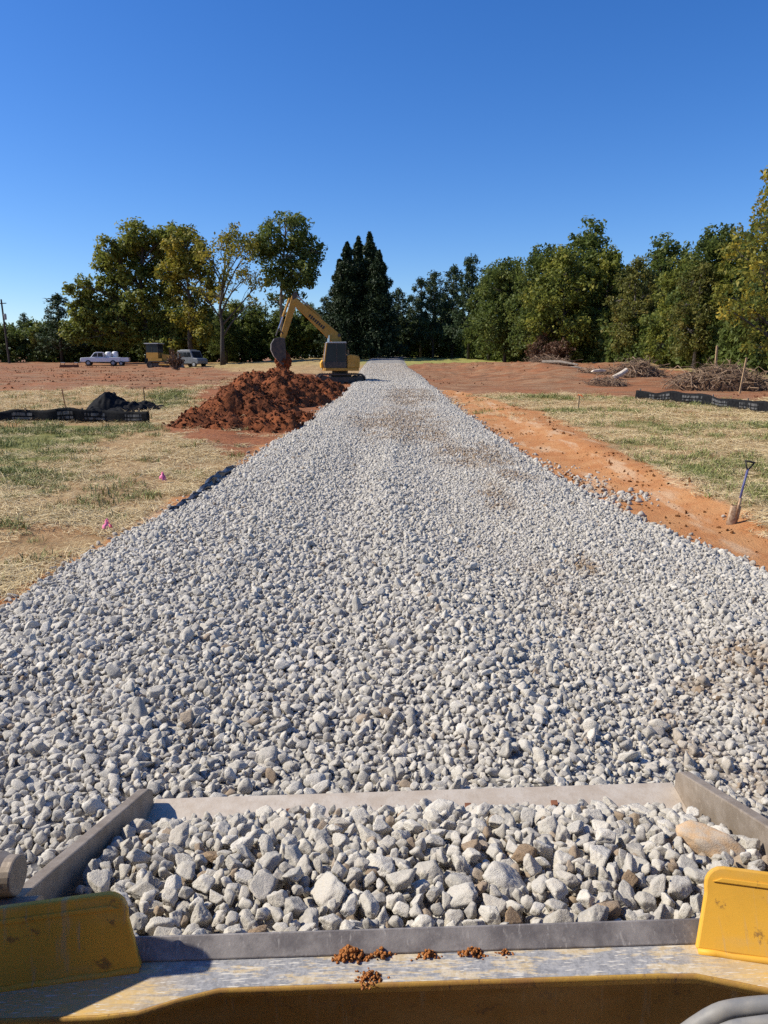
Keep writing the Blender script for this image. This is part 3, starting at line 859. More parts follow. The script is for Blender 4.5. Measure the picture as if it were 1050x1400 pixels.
spec = [(395, 318, 32, 22), (358, 340, 18, 18), (428, 345, 14, 20), (405, 375, 30, 20), (368, 335, 22, 18), (412, 335, 20, 18), (425, 360, 14, 16), (398, 352, 24, 18), (370, 365, 18, 14), (385, 385, 22, 12), (415, 385, 16, 12), (400, 405, 18, 8), (392, 306, 12, 7), (362, 315, 10, 8), (375, 408, 12, 7)]
make_tree('slender_tree', 'tall slender green tree standing alone behind the excavator arm', 'tree', b,
          [(0, 0, 0), (.1, 0, 4), (.0, 0, 8), (.3, 0, 12), (.8, 0, 16), (1.0, 0, 19)], .30, px_lobes(b, Yd, spec, g), M['leaf_green'], M['bark_pale'], 15, 1.8, .8, 32, .28, up=.7)

# spire-shaped conifers
def make_spire(seed, h, w, label=None, loc=(0, 0, 0), n=420, group=None):
    g = np.random.default_rng(seed)
    root = empty('spire_conifer', label, 'conifer', loc, group=group)
    t = g.random(n)**.85
    z = .04*h + t*h*.96
    prof = w*(1-t)**.72*(.75+.25*np.sin(t*40+seed))*1.0
    a = g.uniform(0, 6.283, n); q = g.uniform(.45, 1.05, n)
    C = np.stack([np.cos(a)*prof*q, np.sin(a)*prof*q, z], 1)
    CR = .22 + .55*(1-t)*g.uniform(.6, 1.2, n)
    V, Fc, var = leaf_cloud(C, CR, 22, .17, g, .9, 2.6, 1.5)
    MB().tube([(0, 0, 0), (0, 0, h*.5), (0, 0, h*.97)], [.28, .16, .02], 7).build('trunk', M['bark'], root)
    link('crown', np_mesh('crown', V, Fc, {'var': var}), M['needle'], root)
    return root
for sd, px, top, Yd, w, lab in [(25, 466, 356, 112, 3.4, 'low left shoulder spire of the dark conifer cluster'), (21, 476, 333, 110, 4.2, 'third tallest spire left of centre in the dark conifer cluster'), (22, 491, 325, 113, 4.0, 'second tallest spire just left of the tallest in the dark conifer cluster'),
                          (23, 506, 319, 111, 4.3, 'tallest spire of the dark conifer cluster'), (24, 518, 344, 109, 4.4, 'rightmost spire of the dark conifer cluster')]:
    b = base_at(px, Yd); h = W(px, top, Yd).z - b[2]
    make_spire(sd, h, w, lab + ' beyond the road', b, 900, 'dark spire conifers beyond the road')

# kinds for the woods
def egg_lobes(g, h, w, start=.22, n=15):
    out = []
    for i in range(n):
        t = (i+.5)/n
        z = h*(start + (1-start)*.93*t)
        env = w*math.sin(math.pi*min(1, (t*.80+.2)))**.7
        a = i*2.4 + g.uniform(-.4, .4); q = g.uniform(.35, .75)
        r = w*g.uniform(.42, .60)*(1-.3*t)
        out.append(((math.cos(a)*env*q, math.sin(a)*env*q, z), (r, r, r*g.uniform(.7, .95))))
    out.append(((0, 0, h*.92), (w*.3, w*.3, h*.07)))
    return out
KINDS = {}
def proto_broad(key, name, cat, seed, h, w, mat, bark, per=1.2, nper=34, leaf=.29, start=.16, n=17):
    g = np.random.default_rng(seed)
    KINDS[key] = dict(name=name, cat=cat, h=h, used=False,
        make=lambda loc, label, group: make_tree(name, label, cat, loc, [(0, 0, 0), (g.normal(0, .1), g.normal(0, .1), h*.25), (g.normal(0, .3), g.normal(0, .2), h*.5), (0, 0, h*.72), (.1, 0, h*.9)], .24,
                                   egg_lobes(g, h, w, start, n), mat, bark, seed, per, .8, nper, leaf, group=group))
def proto_pine(key, seed, h, w):
    def mkp(loc, label, group):
        g = np.random.default_rng(seed)
        lob = []
        for i in range(24):
            t = i/23; z = h*(.2+.76*t); a = i*2.4; rr = w*(1-t*.75)*g.uniform(.4, .8)
            r = w*.40*(1.1-.55*t)
            lob.append(((math.cos(a)*rr, math.sin(a)*rr, z), (r, r, r*.5)))
        lob.append(((0, 0, h*.97), (w*.14, w*.14, h*.04)))
        return make_tree('pine_tree', label, 'pine', loc, [(0, 0, 0), (0, 0, h*.3), (.1, 0, h*.6), (0, 0, h*.97)], .22, lob, M['pine'], M['bark'], seed, 1.6, .65, 34, .20, group=group, asp=2.8, limb_r=.25)
    KINDS[key] = dict(name='pine_tree', cat='pine', h=h, used=False, make=mkp)
proto_broad('A', 'broadleaf_tree', 'tree', 31, 16, 5.6, M['leaf_green'], M['bark'])
proto_broad('B', 'broadleaf_tree', 'tree', 32, 15, 5.2, M['leaf_mid'], M['bark'], 1.2, 34)
proto_broad('C', 'broadleaf_tree', 'tree', 33, 15, 4.4, M['leaf_olive'], M['bark_pale'], 1.15, 30, .27)
proto_broad('D', 'broadleaf_tree', 'tree', 34, 17, 5.0, M['leaf_green'], M['bark'], 1.1, 32, .28, .24)
proto_pine('P', 35, 16, 4.6)
proto_pine('Q', 36, 15, 4.0)
protos = {}
def plant(key, px, top, Yd, label, group=None, wide=1.0, rz=None):
    K = KINDS[key]; b = base_at(px, Yd)
    h = W(px, top, Yd).z - b[2]; s = h/K['h']
    if key not in protos:
        protos[key] = K['make']((0, 0, 0), label, group); r = protos[key]
        r.location = b; r.rotation_euler = (0, 0, rz or 0); r.scale = (s*wide, s*wide, s)
    else:
        r = copy_thing(protos[key], b, random.uniform(0, 6.28) if rz is None else rz, (s*wide, s*wide, s), label)
        if group: r['group'] = group
        elif 'group' in r: del r['group']
    return r

# right-hand wood edge, each named by its look and neighbours
plant('P', 592, 372, 112, 'feathery dark pine right of the conifer cluster')
plant('Q', 575, 382, 116, 'narrow dark pine nearest the conifer cluster on its right')
plant('P', 640, 350, 104, 'tall dark pine rising above its neighbours at the end of the road', wide=.85)
plant('Q', 618, 366, 114, 'dark pine squeezed between two taller pines')
plant('Q', 545, 396, 118, 'low dark pine just right of the spire cluster')
plant('A', 690, 356, 92, 'round dense green tree left of the tallest tree in the right wood', wide=1.05)
plant('D', 668, 365, 100, 'thin green tree tucked behind the round dense tree')
plant('A', 738, 338, 84, 'dense green tree just left of the tallest tree on the right', wide=.95)
plant('D', 797, 309, 86, 'tallest green tree in the middle of the right wood', wide=1.15)
plant('B', 768, 338, 80, 'green tree with drooping sides in front of the tallest tree')
plant('B', 825, 340, 82, 'green tree on the right shoulder of the tallest tree', wide=.9)
plant('C', 862, 352, 72, 'olive brown tinged tree in the right wood above the brush pile')
plant('D', 898, 326, 80, 'round topped green tree behind the olive tinged tree', wide=1.1)
plant('B', 925, 350, 66, 'dark green tree left of the yellowing tree at the right edge', wide=.95)
plant('A', 968, 312, 62, 'tall dark green tree behind the right brush pile', wide=.95)
plant('B', 1000, 335, 60, 'mid green tree behind the yellow leaved tree at the right edge')
plant('C', 948, 360, 60, 'olive green tree between two darker trees over the right brush pile')
plant('D', 1060, 215, 52, 'very tall green tree cut by the right edge of the picture', wide=.8)
# row behind
grp = 'dark trees deeper in the right wood'
for px, top, Yd, k in [(560, 405, 128, 'Q'), (605, 400, 130, 'P'), (655, 385, 120, 'P'), (700, 372, 118, 'D'), (720, 385, 104, 'B'), (755, 365, 104, 'A'), (815, 365, 102, 'A'), (845, 372, 98, 'B'), (880, 372, 96, 'D'), (910, 372, 92, 'A'), (940, 376, 88, 'B'), (985, 362, 82, 'D'), (1020, 352, 78, 'A'), (1065, 330, 70, 'B'), (1100, 300, 64, 'A'), (1140, 300, 60, 'B')]:
    plant(k, px, top, Yd, 'dark tree deeper in the wood on the right, partly hidden by the front row', grp)
# left background row and far-left trees
plant('Q', 85, 404, 122, 'dark evergreen left of the big shade tree', wide=1.5)
plant('P', 38, 428, 128, 'thin evergreen near the utility pole', wide=.8)
plant('C', 55, 440, 126, 'small pale green tree between the pole and the dark evergreen', wide=.8)
plant('Q', -12, 435, 120, 'evergreen cut by the left edge of the picture', wide=.9)
plant('B', 118, 425, 128, 'dark tree behind the left flank of the shade tree', 'trees in shade behind the left field')
grp = 'trees in shade behind the left field'
for px, top, Yd, k in [(165, 405, 130, 'A'), (205, 410, 132, 'D'), (240, 405, 128, 'B'), (285, 420, 126, 'A'), (325, 412, 124, 'B'), (352, 418, 122, 'A'), (385, 420, 120, 'D'), (420, 415, 122, 'A'), (448, 405, 120, 'P'), (470, 410, 126, 'Q'), (530, 400, 124, 'P'), (310, 425, 118, 'D'), (260, 430, 136, 'A')]:
    plant(k, px, top, Yd, 'dark green tree standing in shade behind the left field', grp, wide=1.25)

# yellow tree close by on the right edge
g = np.random.default_rng(41)
Yd = 40; b = base_at(1075, Yd)
spec = [(1030, 345, 34, 22), (1045, 310, 30, 24), (1020, 375, 26, 18), (1010, 405, 30, 16), (1030, 420, 34, 22), (1048, 450, 30, 22), (1062, 380, 40, 30), (1070, 270, 34, 24), (1090, 330, 40, 40), (1040, 475, 22, 14), (1100, 420, 40, 30), (1080, 470, 30, 20), (1060, 240, 26, 16), (998, 425, 14, 8)]
make_tree('yellow_leaved_tree', 'near tree with yellow green autumn leaves hanging in from the right edge', 'tree', b,
          [(0, 0, 0), (-.1, 0, 2.5), (0, 0, 5), (.2, 0, 8), (0, 0, 11)], .2, px_lobes(b, Yd, spec, g), M['leaf_yellow'], M['bark'], 42, 2.6, .45, 24, .145)

# undergrowth along the wood edge: a mass of low leaves
def undergrowth(name, line, n, hmax, mat, label, seed, depth=8):
    g = np.random.default_rng(seed)
    L = np.array(line); seg = np.linalg.norm(np.diff(L, axis=0), axis=1); cum = np.concatenate([[0], np.cumsum(seg)])/seg.sum()
    t = g.random(n); x = np.interp(t, cum, L[:, 0]); y = np.interp(t, cum, L[:, 1]) + g.uniform(0, depth, n)
    top = hmax*(.45+.75*fbm(x*.35, y*.35, s=seed))
    z = H(x, y) + top*g.random(n)**.8
    C = np.stack([x, y, z], 1)
    V, Fc, var = leaf_cloud(C, g.uniform(.4, .8, n), 22, .30, g)
    o = link(name, np_mesh(name, V, Fc, {'var': var}), mat)
    tag(o, label, 'undergrowth', kind='stuff')
B2 = lambda px, Yd: base_at(px, Yd)[:2]
undergrowth('undergrowth', [B2(640, 106), B2(700, 94), B2(770, 84), B2(850, 73), B2(930, 64), B2(1000, 56), B2(1100, 48)], 4200, 4.6, M['leaf_green'], 'dark tangled undergrowth along the foot of the right wood', 51)
undergrowth('undergrowth', [B2(-60, 124), B2(100, 124), B2(180, 122), B2(300, 120), B2(450, 118), B2(640, 116)], 5200, 7.0, M['leaf_green'], 'dark undergrowth along the foot of the trees beyond the field', 52, 10)

# dead shrub in front of the right wood
def dead_shrub(px, Yd, h, w, label, seed, nb=60, leaves=260):
    g = np.random.default_rng(seed); b = base_at(px, Yd)
    root = empty('dead_shrub', label, 'shrub', b)
    m = MB(); C = []
    for i in range(nb):
        a = g.uniform(0, 6.28); q = g.uniform(.2, 1)
        e = np.array([math.cos(a)*w*q, math.sin(a)*w*q, h*g.uniform(.35, 1)*(1-.35*q)])
        pts = bend((g.normal(0, .15), g.normal(0, .15), 0), e, g, .12)
        m.tube(pts, [.04, .032, .025, .016, .006], 4); C += pts[2:]
    m.build('branches', M['twig'], root)
    C = np.array(C); C = C[g.integers(0, len(C), leaves)]
    V, Fc, var = leaf_cloud(C, np.full(len(C), .3), 6, .16, g)
    link('leaves', np_mesh('leaves', V, Fc, {'var': var}), M['dead_leaf'], root)
dead_shrub(737, 79, 4.0, 1.5, 'brown dying shrub at the foot of the right wood', 61)
dead_shrub(765, 74, 2.6, 1.4, 'pale brown leafy shrub low in front of the right wood', 62, 50, 240)
dead_shrub(240, 84, 2.6, .9, 'small bare branched shrub in front of the bulldozer hood', 63, 40, 90)

# ------------------------------------------------------------------ brush piles, logs
def brush_pile(name, label, px, Yd, hx, hy, h, seed, nst, L=(.8, 2.2), group=None):
    g = np.random.default_rng(seed); b = base_at(px, Yd); b = (b[0], b[1], b[2]-.05)
    root = empty(name, label, 'brush pile', b, group=group)
    n = 44; gxx = np.linspace(-1.15, 1.15, n); A, B = np.meshgrid(gxx, gxx)
    r = np.hypot(A, B)
    f = np.clip(1-r, 0, 1)**.7
    hz = h*.8*f*(.55+.9*fbm(A*2.5+seed, B*2.5, s=seed)) + .12*f*(vnoise(A*14, B*14, s=seed)-.3)
    grid = [[(A[i, j]*hx, B[i, j]*hy, hz[i, j]-(.15 if r[i, j] > 1 else 0)) for j in range(n)] for i in range(n)]
    MB().sheet(grid).build('core', M['brush'], root)
    m = MB()
    for i in range(nst):
        a = g.uniform(0, 6.28); q = math.sqrt(g.random())*.95
        c = np.array([math.cos(a)*q*hx, math.sin(a)*q*hy, h*.75*(1-q)**.7+.05])
        yaw = g.uniform(0, 6.28); el = g.normal(.15, .4); l = g.uniform(*L)
        d = np.array([math.cos(yaw)*math.cos(el), math.sin(yaw)*math.cos(el), math.sin(el)])
        e0, e1 = c-d*l*.5, c+d*l*.5
        e0[2] = max(e0[2], .02); e1[2] = max(e1[2], .02)
        w = g.choice([.012, .018, .03])
        m.tube(bend(e0, e1, g, .12, 4), [w, w*.9, w*.7, w*.35], 4)
    m.build('branches', M['twig'], root)
    return root
brush_pile('brush_pile', 'rounded heap of brown roots and cut branches beside the pale log', 872, 52, 1.75, 1.3, 1.5, 71, 320)
brush_pile('brush_pile', 'long wide heap of torn out brush behind the right silt fence', 985, 43, 3.0, 1.8, 1.75, 72, 520)
brush_pile('brush_pile', 'low dark scatter of twigs and dirt left of the right silt fence', 828, 46, 1.3, 1.4, .55, 73, 170, (.4, 1.2))
brush_pile('brush_pile', 'low tangle of dead branches at the foot of the brown shrub', 752, 70, 2.2, 1.6, .6, 74, 170, (.8, 2.4))
brush_pile('brush_pile', 'flat scatter of pale sticks and debris left of the rounded brush heap', 818, 54, 1.5, 1.0, .35, 75, 120, (.4, 1.3))
g = np.random.default_rng(77)
b = base_at(848, 49.5); 
m = MB().tube([(-.5, -.1, .10), (0, 0, .32), (.45, .1, .62)], [.15, .17, .15], 10)
tag(m.build('log', M['pale_wood'], loc=b, smooth=False, bevel=.01), 'pale barkless log propped against the rounded brush heap', 'log')
b = base_at(818, 52)
tag(MB().prism([(-.5, 0), (.4, .02), (.5, .14), (.1, .2), (-.4, .12)], -.2, .2).build('board', M['pale_wood'], loc=(b[0], b[1], b[2]+.25), bevel=.02), 'pale broken board lying on the flat scatter of sticks', 'board')
for (px0, Y0, px1, Y1, r, lab) in [(742, 66, 790, 63, .13, 'long grey fallen log lying in front of the right wood'), (770, 60, 805, 59, .10, 'shorter fallen log nearer the dirt clearing')]:
    a, c = base_at(px0, Y0), base_at(px1, Y1)
    a = Vector(a)+Vector((0, 0, .2)); c = Vector(c)+Vector((0, 0, .22)); mid = (a+c)/2 + Vector((0, 0, .12))
    tag(MB().tube([Vector((0, 0, 0)), mid-a, c-a], [r, r*.9, r*.6], 8).build('log', M['grey_wood'], loc=a), lab, 'log')

# ------------------------------------------------------------------ stakes, flags, fences
def stake(name, label, cat, loc, h, mat, w=.04, lean=(0, 0), flagmat=None, group=None):
    root = empty(name, label, cat, loc, (lean[0], lean[1], random.uniform(-.4, .4)), group)
    MB().prism([(-w/2, -.15), (w/2, -.15), (w/2, h-.02), (w*.2, h), (-w/2, h-.03)], -w*.3, w*.3).build('stake', mat, root, bevel=.003)
    if flagmat:
        g = random.Random(3)
        for i in range(4):
            a = g.uniform(0, 6.28); rows = []
            for q in range(5):
                t = q/4; rr = .02+.16*t*g.uniform(.5, 1); z = h-.03+.08*math.sin(t*2.5)-.16*t*t
                p = Vector((math.cos(a+t*.6)*rr, math.sin(a+t*.6)*rr, z))
                rows.append([p+Vector((0, 0, .022)), p-Vector((0, 0, .022))])
            MB().sheet(rows).build('ribbon', flagmat, root, thick=.002)
    return root
def gz(px, py):
    c = gp(px, py); return (c[0], c[1], float(H(c[0], c[1])))
stake('survey_stake', 'wooden survey stake with orange ribbon in the right grass', 'stake', gz(790, 566), .62, M['wood'], .045, (.02, .04), M['orange'])
stake('wooden_stake', 'pale upright wooden stake standing behind the right brush heap', 'stake', base_at(976, 46.2), 2.4, M['wood'], .12)
stake('wooden_stake', 'pale leaning wooden stake in front of the right brush heap', 'stake', base_at(1011, 40), 1.95, M['wood'], .09, (0, .12))
stake('metal_stake', 'rusty metal stake leaning behind the left silt fence', 'stake', base_at(91, 29), .98, M['rust'], .035, (0, -.12))
stake('metal_stake', 'short rusty stake beside the crumpled black fabric', 'stake', base_at(199, 31), .85, M['rust'], .035, (0, -.05))

def pin_flag(label, loc, sc=1.0, sd=1):
    g = random.Random(sd)
    root = empty('marker_flag', label, 'flag', loc)
    MB().tube([(0, 0, -.05), (.005, 0, .15*sc), (.0, 0, .30*sc)], .003, 5).build('wire', M['rust'], root)
    for i in range(4):
        a = g.uniform(0, 6.28); rows = []; l = g.uniform(.16, .27)*sc
        for q in range(7):
            t = q/6; sp = .05+.09*t
            p = Vector((math.cos(a)*l*t*.42+.01*math.sin(q*2+i), math.sin(a)*l*t*.42, .29*sc-l*t*.95))
            w = (.008+.05*t)*sc; side = Vector((-math.sin(a+.4*t), math.cos(a+.4*t), .15))*w
            rows.append([p+side, p+Vector((0, 0, .01*math.sin(q+i))), p-side])
        MB().sheet(rows).build('ribbon', M['pink'], root, thick=.0015, smooth=True)
    return root
pin_flag('nearer pink marker flag standing in the straw at left', gz(147, 725), 0.62, 1)
pin_flag('farther pink marker flag standing in the straw close to the black fabric roll', gz(223, 660), 0.72, 2)

def silt_fence(label, pts, h, seed, printed, post_every=2.0):
    g = np.random.default_rng(seed)
    P = np.array(pts); seg = np.linalg.norm(np.diff(P, axis=0), axis=1); cum = np.concatenate([[0], np.cumsum(seg)]); Lt = cum[-1]
    f = lambda s: (float(np.interp(s, cum, P[:, 0])), float(np.interp(s, cum, P[:, 1])))
    c0 = f(0); root = empty('silt_fence', label, 'silt fence', (c0[0], c0[1], float(H(*c0))))
    o = Vector(root.location); n = int(Lt/.12); rows = []
    surf = []
    for i in range(n+1):
        s = Lt*i/n; x, y = f(s); wv = .05*math.sin(s*2.1+seed)+.03*math.sin(s*5.3); tp = h*(1+.10*math.sin(s*1.3+seed)+.05*math.sin(s*3.9) - .10*abs(math.sin(math.pi*s/post_every)))
        zb = float(H(x, y)); col = []
        for q in range(6):
            t = q/5; col.append(Vector((x, y+wv*(.3+t)+.02*math.sin(s*9+q), zb-.06+(tp+.06)*t))-o)
        rows.append(col); surf.append(col)
    MB().sheet(rows).build('fabric', M['fabric'], root, thick=.006, smooth=True)
    for s in np.arange(.3, Lt, post_every):
        x, y = f(s); MB().box((x-o.x, y+.07-o.y, float(H(x, y))-o.z+h*.5), (.045, .045, h*1.12)).build('post', M['wood'] if seed % 2 else M['grey_wood'], root)
    # printed blocks of small unreadable lettering
    def at(ii, t):
        ii = min(ii, n-.01); a = int(ii); fr = ii-a
        return surf[a][0].lerp(surf[a+1][0], fr).lerp(surf[a][5].lerp(surf[a+1][5], fr), t)
    for s0, s1 in printed:
        for t0, t1 in ((.60, .80), (.36, .50)):
            rows = []
            for q in range(15):
                ii = (s0+(s1-s0)*q/14)*n
                rows.append([at(ii, t)+Vector((0, -.035-.012*abs(math.sin(ii)), 0)) for t in (t0, t1)])
            MB().sheet(rows).build('printed_line', M['print'], root, thick=.002)
    return root
a, b_, c_ = gp(-60, 584), gp(110, 583), gp(206, 584)
silt_fence('black silt fence with faint printed lettering across the left field', [a, (a+b_)/2+np.array([0, .15]), b_, c_], .47, 3, [(.28, .38), (.52, .60), (.66, .76), (.86, .96)])
a, b_, c_, d_ = gp(868, 549), gp(950, 556), gp(1050, 569), gp(1110, 576)
silt_fence('black silt fence with printed lettering in front of the right brush heap', [a, b_, c_, d_], .48, 4, [(.08, .20), (.27, .38), (.45, .56), (.62, .73)])

# crumpled black fabric heap behind the left fence
def crumple(name, label, pts, seed, mat, s=1.0):
    g = np.random.default_rng(seed); b = base_at(*pts[0][:2]); root = empty(name, label, 'fabric heap', b)
    for i, (px, Yd, hx, hy, h) in enumerate(pts):
        c = base_at(px, Yd); n = 46; q = np.linspace(-1, 1, n); A, B = np.meshgrid(q, q); r = np.hypot(A, B)
        f = np.clip(1-r**1.6, 0, 1)**.6
        rid = np.abs(fbm(A*2.2+i*7+seed, B*2.2, s=seed+i)-.5)*2
        hz = h*f*(.45+.9*fbm(A*1.3+i*3, B*1.3, s=seed+20+i)) - h*.55*rid*f + .10*h*f*(np.abs(fbm(A*6, B*6, s=seed+i+4)-.5))
        grid = [[(c[0]-b[0]+A[k, j]*hx, c[1]-b[1]+B[k, j]*hy, c[2]-b[2]+hz[k, j]) for j in range(n)] for k in range(n)]
        MB().sheet(grid).build('fold', mat, root, smooth=True, thick=.004)
crumple('fabric_heap', 'crumpled heap of black silt fabric behind the left fence', [(150, 29.5, .95, .8, .85), (132, 28.6, .55, .5, .35), (178, 29.6, .8, .7, .55), (196, 30, .75, .7, .45), (212, 30.5, .5, .5, .3), (165, 28.6, .7, .5, .4)], 81, M['fabric'])

# roll of black fabric along the left road edge
m1, m2 = MB(), MB()
edge_px = [(240, 704), (262, 691), (283, 680), (298, 667), (310, 655), (326, 641)]
pts = [np.array([*gp(*p), 0]) for p in edge_px]
PP = np.array([(p[0]-.02, p[1], float(H(p[0], p[1]))) for p in pts])
tt = np.linspace(0, 1, 40); ki = np.linspace(0, 1, len(PP)); Pc = np.stack([np.interp(tt, ki, PP[:, j]) for j in range(3)], 1)
o0 = Pc[0].copy(); rows = []
for i, p in enumerate(Pc):
    t = tt[i]; hh_ = .07+.09*math.exp(-((t-.66)/.22)**2)+.02*math.sin(i*1.1); col = []
    for q in range(10):
        a = q/9
        col.append((p[0]-o0[0]-.03-.17*a*(.6+.5*math.exp(-((t-.62)/.25)**2))+.03*math.sin(i*.9+q*1.3), p[1]-o0[1], p[2]-o0[2]+.02+hh_*math.sin(a*math.pi)**.8*(1+.15*math.sin(q*2.2+i*.7))))
    rows.append(col)
M['sheen'] = simple('grey_black_geotextile', (.012, .013, .015), (.05, .053, .06), 3, .4, 0, .2, .01, .5)
o = m1.sheet(rows).build('geotextile_roll', M['sheen'], loc=o0, thick=.008, smooth=True)
tag(o, 'black geotextile folded up along the left edge of the gravel road', 'geotextile')

# ------------------------------------------------------------------ shovel
sx, sy, sz = gz(1001, 722)
root = empty('shovel', 'digging shovel with dark blue shaft stuck upright in the clay at right', 'shovel', (sx, sy, sz-.02), (R(-3), R(13), R(8)))
rows = []
for i in range(10):
    t = i/9; z = -.10+.40*t; row = []
    hw = .088*(1 if t > .3 else .55+1.5*t)
    for j in range(9):
        q = (j-4)/4; row.append((q*hw, .055*q*q-.02*math.sin(t*2.4), z))
    rows.append(row)
MB().sheet(rows).build('blade', M['blade'], root, thick=.005, smooth=True)
MB().tube([(0, -.012, .12), (0, -.02, .30), (0, -.01, .42)], [.012, .02, .019], 10).build('socket', M['blade'], root, smooth=True)
m = MB()
m.box((0, .03, .302), (.175, .035, .008))
m.build('foot_step', M['rust'], root, bevel=.003)
MB().tube([(0, -.01, .36), (0, 0, .6), (0, 0, .86)], [.0165, .0165, .0165], 10).build('shaft', M['blue'], root, smooth=True)
m = MB(); m.tube([(0, 0, .84), (-.03, 0, .88), (-.075, 0, .965)], [.014, .012, .011], 8); m.tube([(0, 0, .84), (.03, 0, .88), (.075, 0, .965)], [.014, .012, .011], 8)
m.tube([(-.082, 0, .965), (.082, 0, .965)], .014, 8)
m.build('handle', M['rubber'], root, smooth=True)

# ------------------------------------------------------------------ excavator
def track(parent, y, L, h, w, z0=0, name='track'):
    """rounded track loop in the x-z plane at y, with shoe ribs, sprocket and rollers as sub-parts"""
    r = h/2; n = 14; pts = []
    for i in range(n+1):
        a = -math.pi/2+math.pi*i/n; pts.append((L/2-r+math.cos(a)*r, z0+r+math.sin(a)*r))
    for i in range(n+1):
        a = math.pi/2+math.pi*i/n; pts.append((-L/2+r+math.cos(a)*r, z0+r+math.sin(a)*r))
    inner = [((px)*.97 if abs(px) > 0 else 0, z0+r+(pz-z0-r)*.80) for px, pz in pts]
    m = MB(); k = len(pts)
    vs = [(p[0], y-w/2, p[1]) for p in pts]+[(p[0], y+w/2, p[1]) for p in pts]+[(p[0], y-w/2, p[1]) for p in inner]+[(p[0], y+w/2, p[1]) for p in inner]
    fs = []
    for i in range(k):
        j = (i+1) % k
        fs += [[i, j, k+j, k+i], [2*k+i, 2*k+j, j, i], [k+i, k+j, 3*k+j, 3*k+i], [2*k+j, 2*k+i, 3*k+i, 3*k+j]]
    m.add(vs, fs)
    # grouser ribs
    per = [Vector((p[0], 0, p[1])) for p in pts]; tot = 0
    for i in range(k):
        a, b = per[i], per[(i+1) % k]; d = (b-a).length; nn = max(1, int(d/.17))
        for q in range(nn):
            c = a.lerp(b, (q+.5)/nn); ang = math.atan2(-(b-a).z, (b-a).x)
            m.box((c.x, y, c.z), (.035, w, .07), (0, ang, 0))
    t = m.build(name, M['dark_steel'], parent)
    f = MB().box((0, y, z0+r), (L-h*.9, w*.55, h*.45)); f.build('track_frame', M['dark_steel'], t, bevel=.02)
    for sx_ in (-1, 1):
        MB().tube([(sx_*(L/2-r), y-w*.4, z0+r), (sx_*(L/2-r), y+w*.4, z0+r)], r*.72, 14).build('sprocket', M['dark_steel'], t)
    for q in range(5):
        xx = (q-2)*(L-h)/5
        MB().tube([(xx, y-w*.35, z0+h*.2), (xx, y+w*.35, z0+h*.2)], h*.13, 10).build('roller', M['dark_steel'], t)
    return t
EY = 50.0
eb = base_at(465, EY)
ex = empty('excavator', 'yellow tracked excavator dumping red soil from its raised arm beside the road', 'excavator', (eb[0], eb[1], eb[2]-.05), (0, 0, R(180+11)))
ex.scale = (.96, .96, .96)
for y in (-.95, .95): track(ex, y, 3.2, .78, .5)
MB().tube([(0, 0, .45), (0, 0, .98)], .55, 20).build('turntable', M['dark_steel'], ex)
MB().box((0, 0, .55), (1.4, 1.5, .35)).build('undercarriage', M['dark_steel'], ex, bevel=.03)
MB().prism([(-1.15, -1.15), (-.9, -1.22), (1.1, -1.22), (1.15, 1.22), (-.9, 1.22), (-1.15, 1.15)], .98, 1.16, 'z').build('deck', M['yellow_dark'], ex, bevel=.02)
MB().prism([(-1.2, 1.16), (-.35, 1.16), (-.35, 2.0), (-.55, 2.08), (-1.1, 2.0), (-1.22, 1.8)], -1.2, 1.2).build('counterweight', M['yellow_dark'], ex, bevel=.06)
MB().prism([(-.3, 1.16), (.35, 1.16), (.35, 1.85), (-.3, 1.95)], -1.2, -.3).build('engine_hood', M['yellow'], ex, bevel=.04)
MB().prism([(.4, 1.16), (1.25, 1.16), (1.28, 1.5), (1.15, 1.72), (.4, 1.8)], -1.2, -.42).build('tool_box', M['yellow'], ex, bevel=.04)
# cab: posts, roof, glass
cab = MB().prism([(-.3, 1.16), (1.15, 1.16), (1.22, 1.5), (1.2, 1.6), (-.3, 1.6)], .30, 1.2).build('cab', M['dark_steel'], ex, bevel=.03)
for x0, z0, x1, z1 in ((1.2, 1.58, 1.02, 2.82), (-.26, 1.58, -.24, 2.82), (.38, 1.58, .36, 2.82)):
    for y in (.34, 1.16): MB().tube([(x0, y, z0), (x1, y, z1)], .05, 6).build('post', M['yellow_dark'] if x0 > 1 else M['dark_steel'], cab)
MB().prism([(-.32, 2.8), (1.06, 2.8), (1.0, 2.88), (-.28, 2.9)], .28, 1.22).build('roof', M['grey_paint'], cab, bevel=.03)
MB().prism([(-.24, 1.6), (1.18, 1.6), (1.01, 2.8), (-.22, 2.8)], 1.165, 1.18).build('side_glass', M['glass'], cab)
MB().prism([(-.24, 1.6), (1.18, 1.6), (1.01, 2.8), (-.22, 2.8)], .315, .33).build('inner_glass', M['glass'], cab)
m = MB(); m.add([(1.205, .36, 1.62), (1.205, 1.14, 1.62), (1.035, 1.14, 2.78), (1.035, .36, 2.78)], [[0, 1, 2, 3]]); m.build('windscreen', M['grey_paint'], cab, thick=.01)
MB().prism([(0.1, 1.62), (.55, 1.62), (.55, 1.75), (.25, 1.78), (.15, 2.45), (.02, 2.45)], .55, .95).build('seat', M['rubber'], cab, bevel=.03)
# boom, stick, bucket
boom_poly = [(.0, 1.35), (.30, 1.35), (.44, 2.70), (.60, 2.96), (3.10, 5.34), (3.15, 5.64), (2.93, 5.78), (.48, 3.84), (.14, 3.56), (-.10, 3.16), (-.12, 2.6)]
boom = MB().prism(boom_poly, -.20, .16)  .build('boom', M['yellow_dark'], ex, bevel=.03)
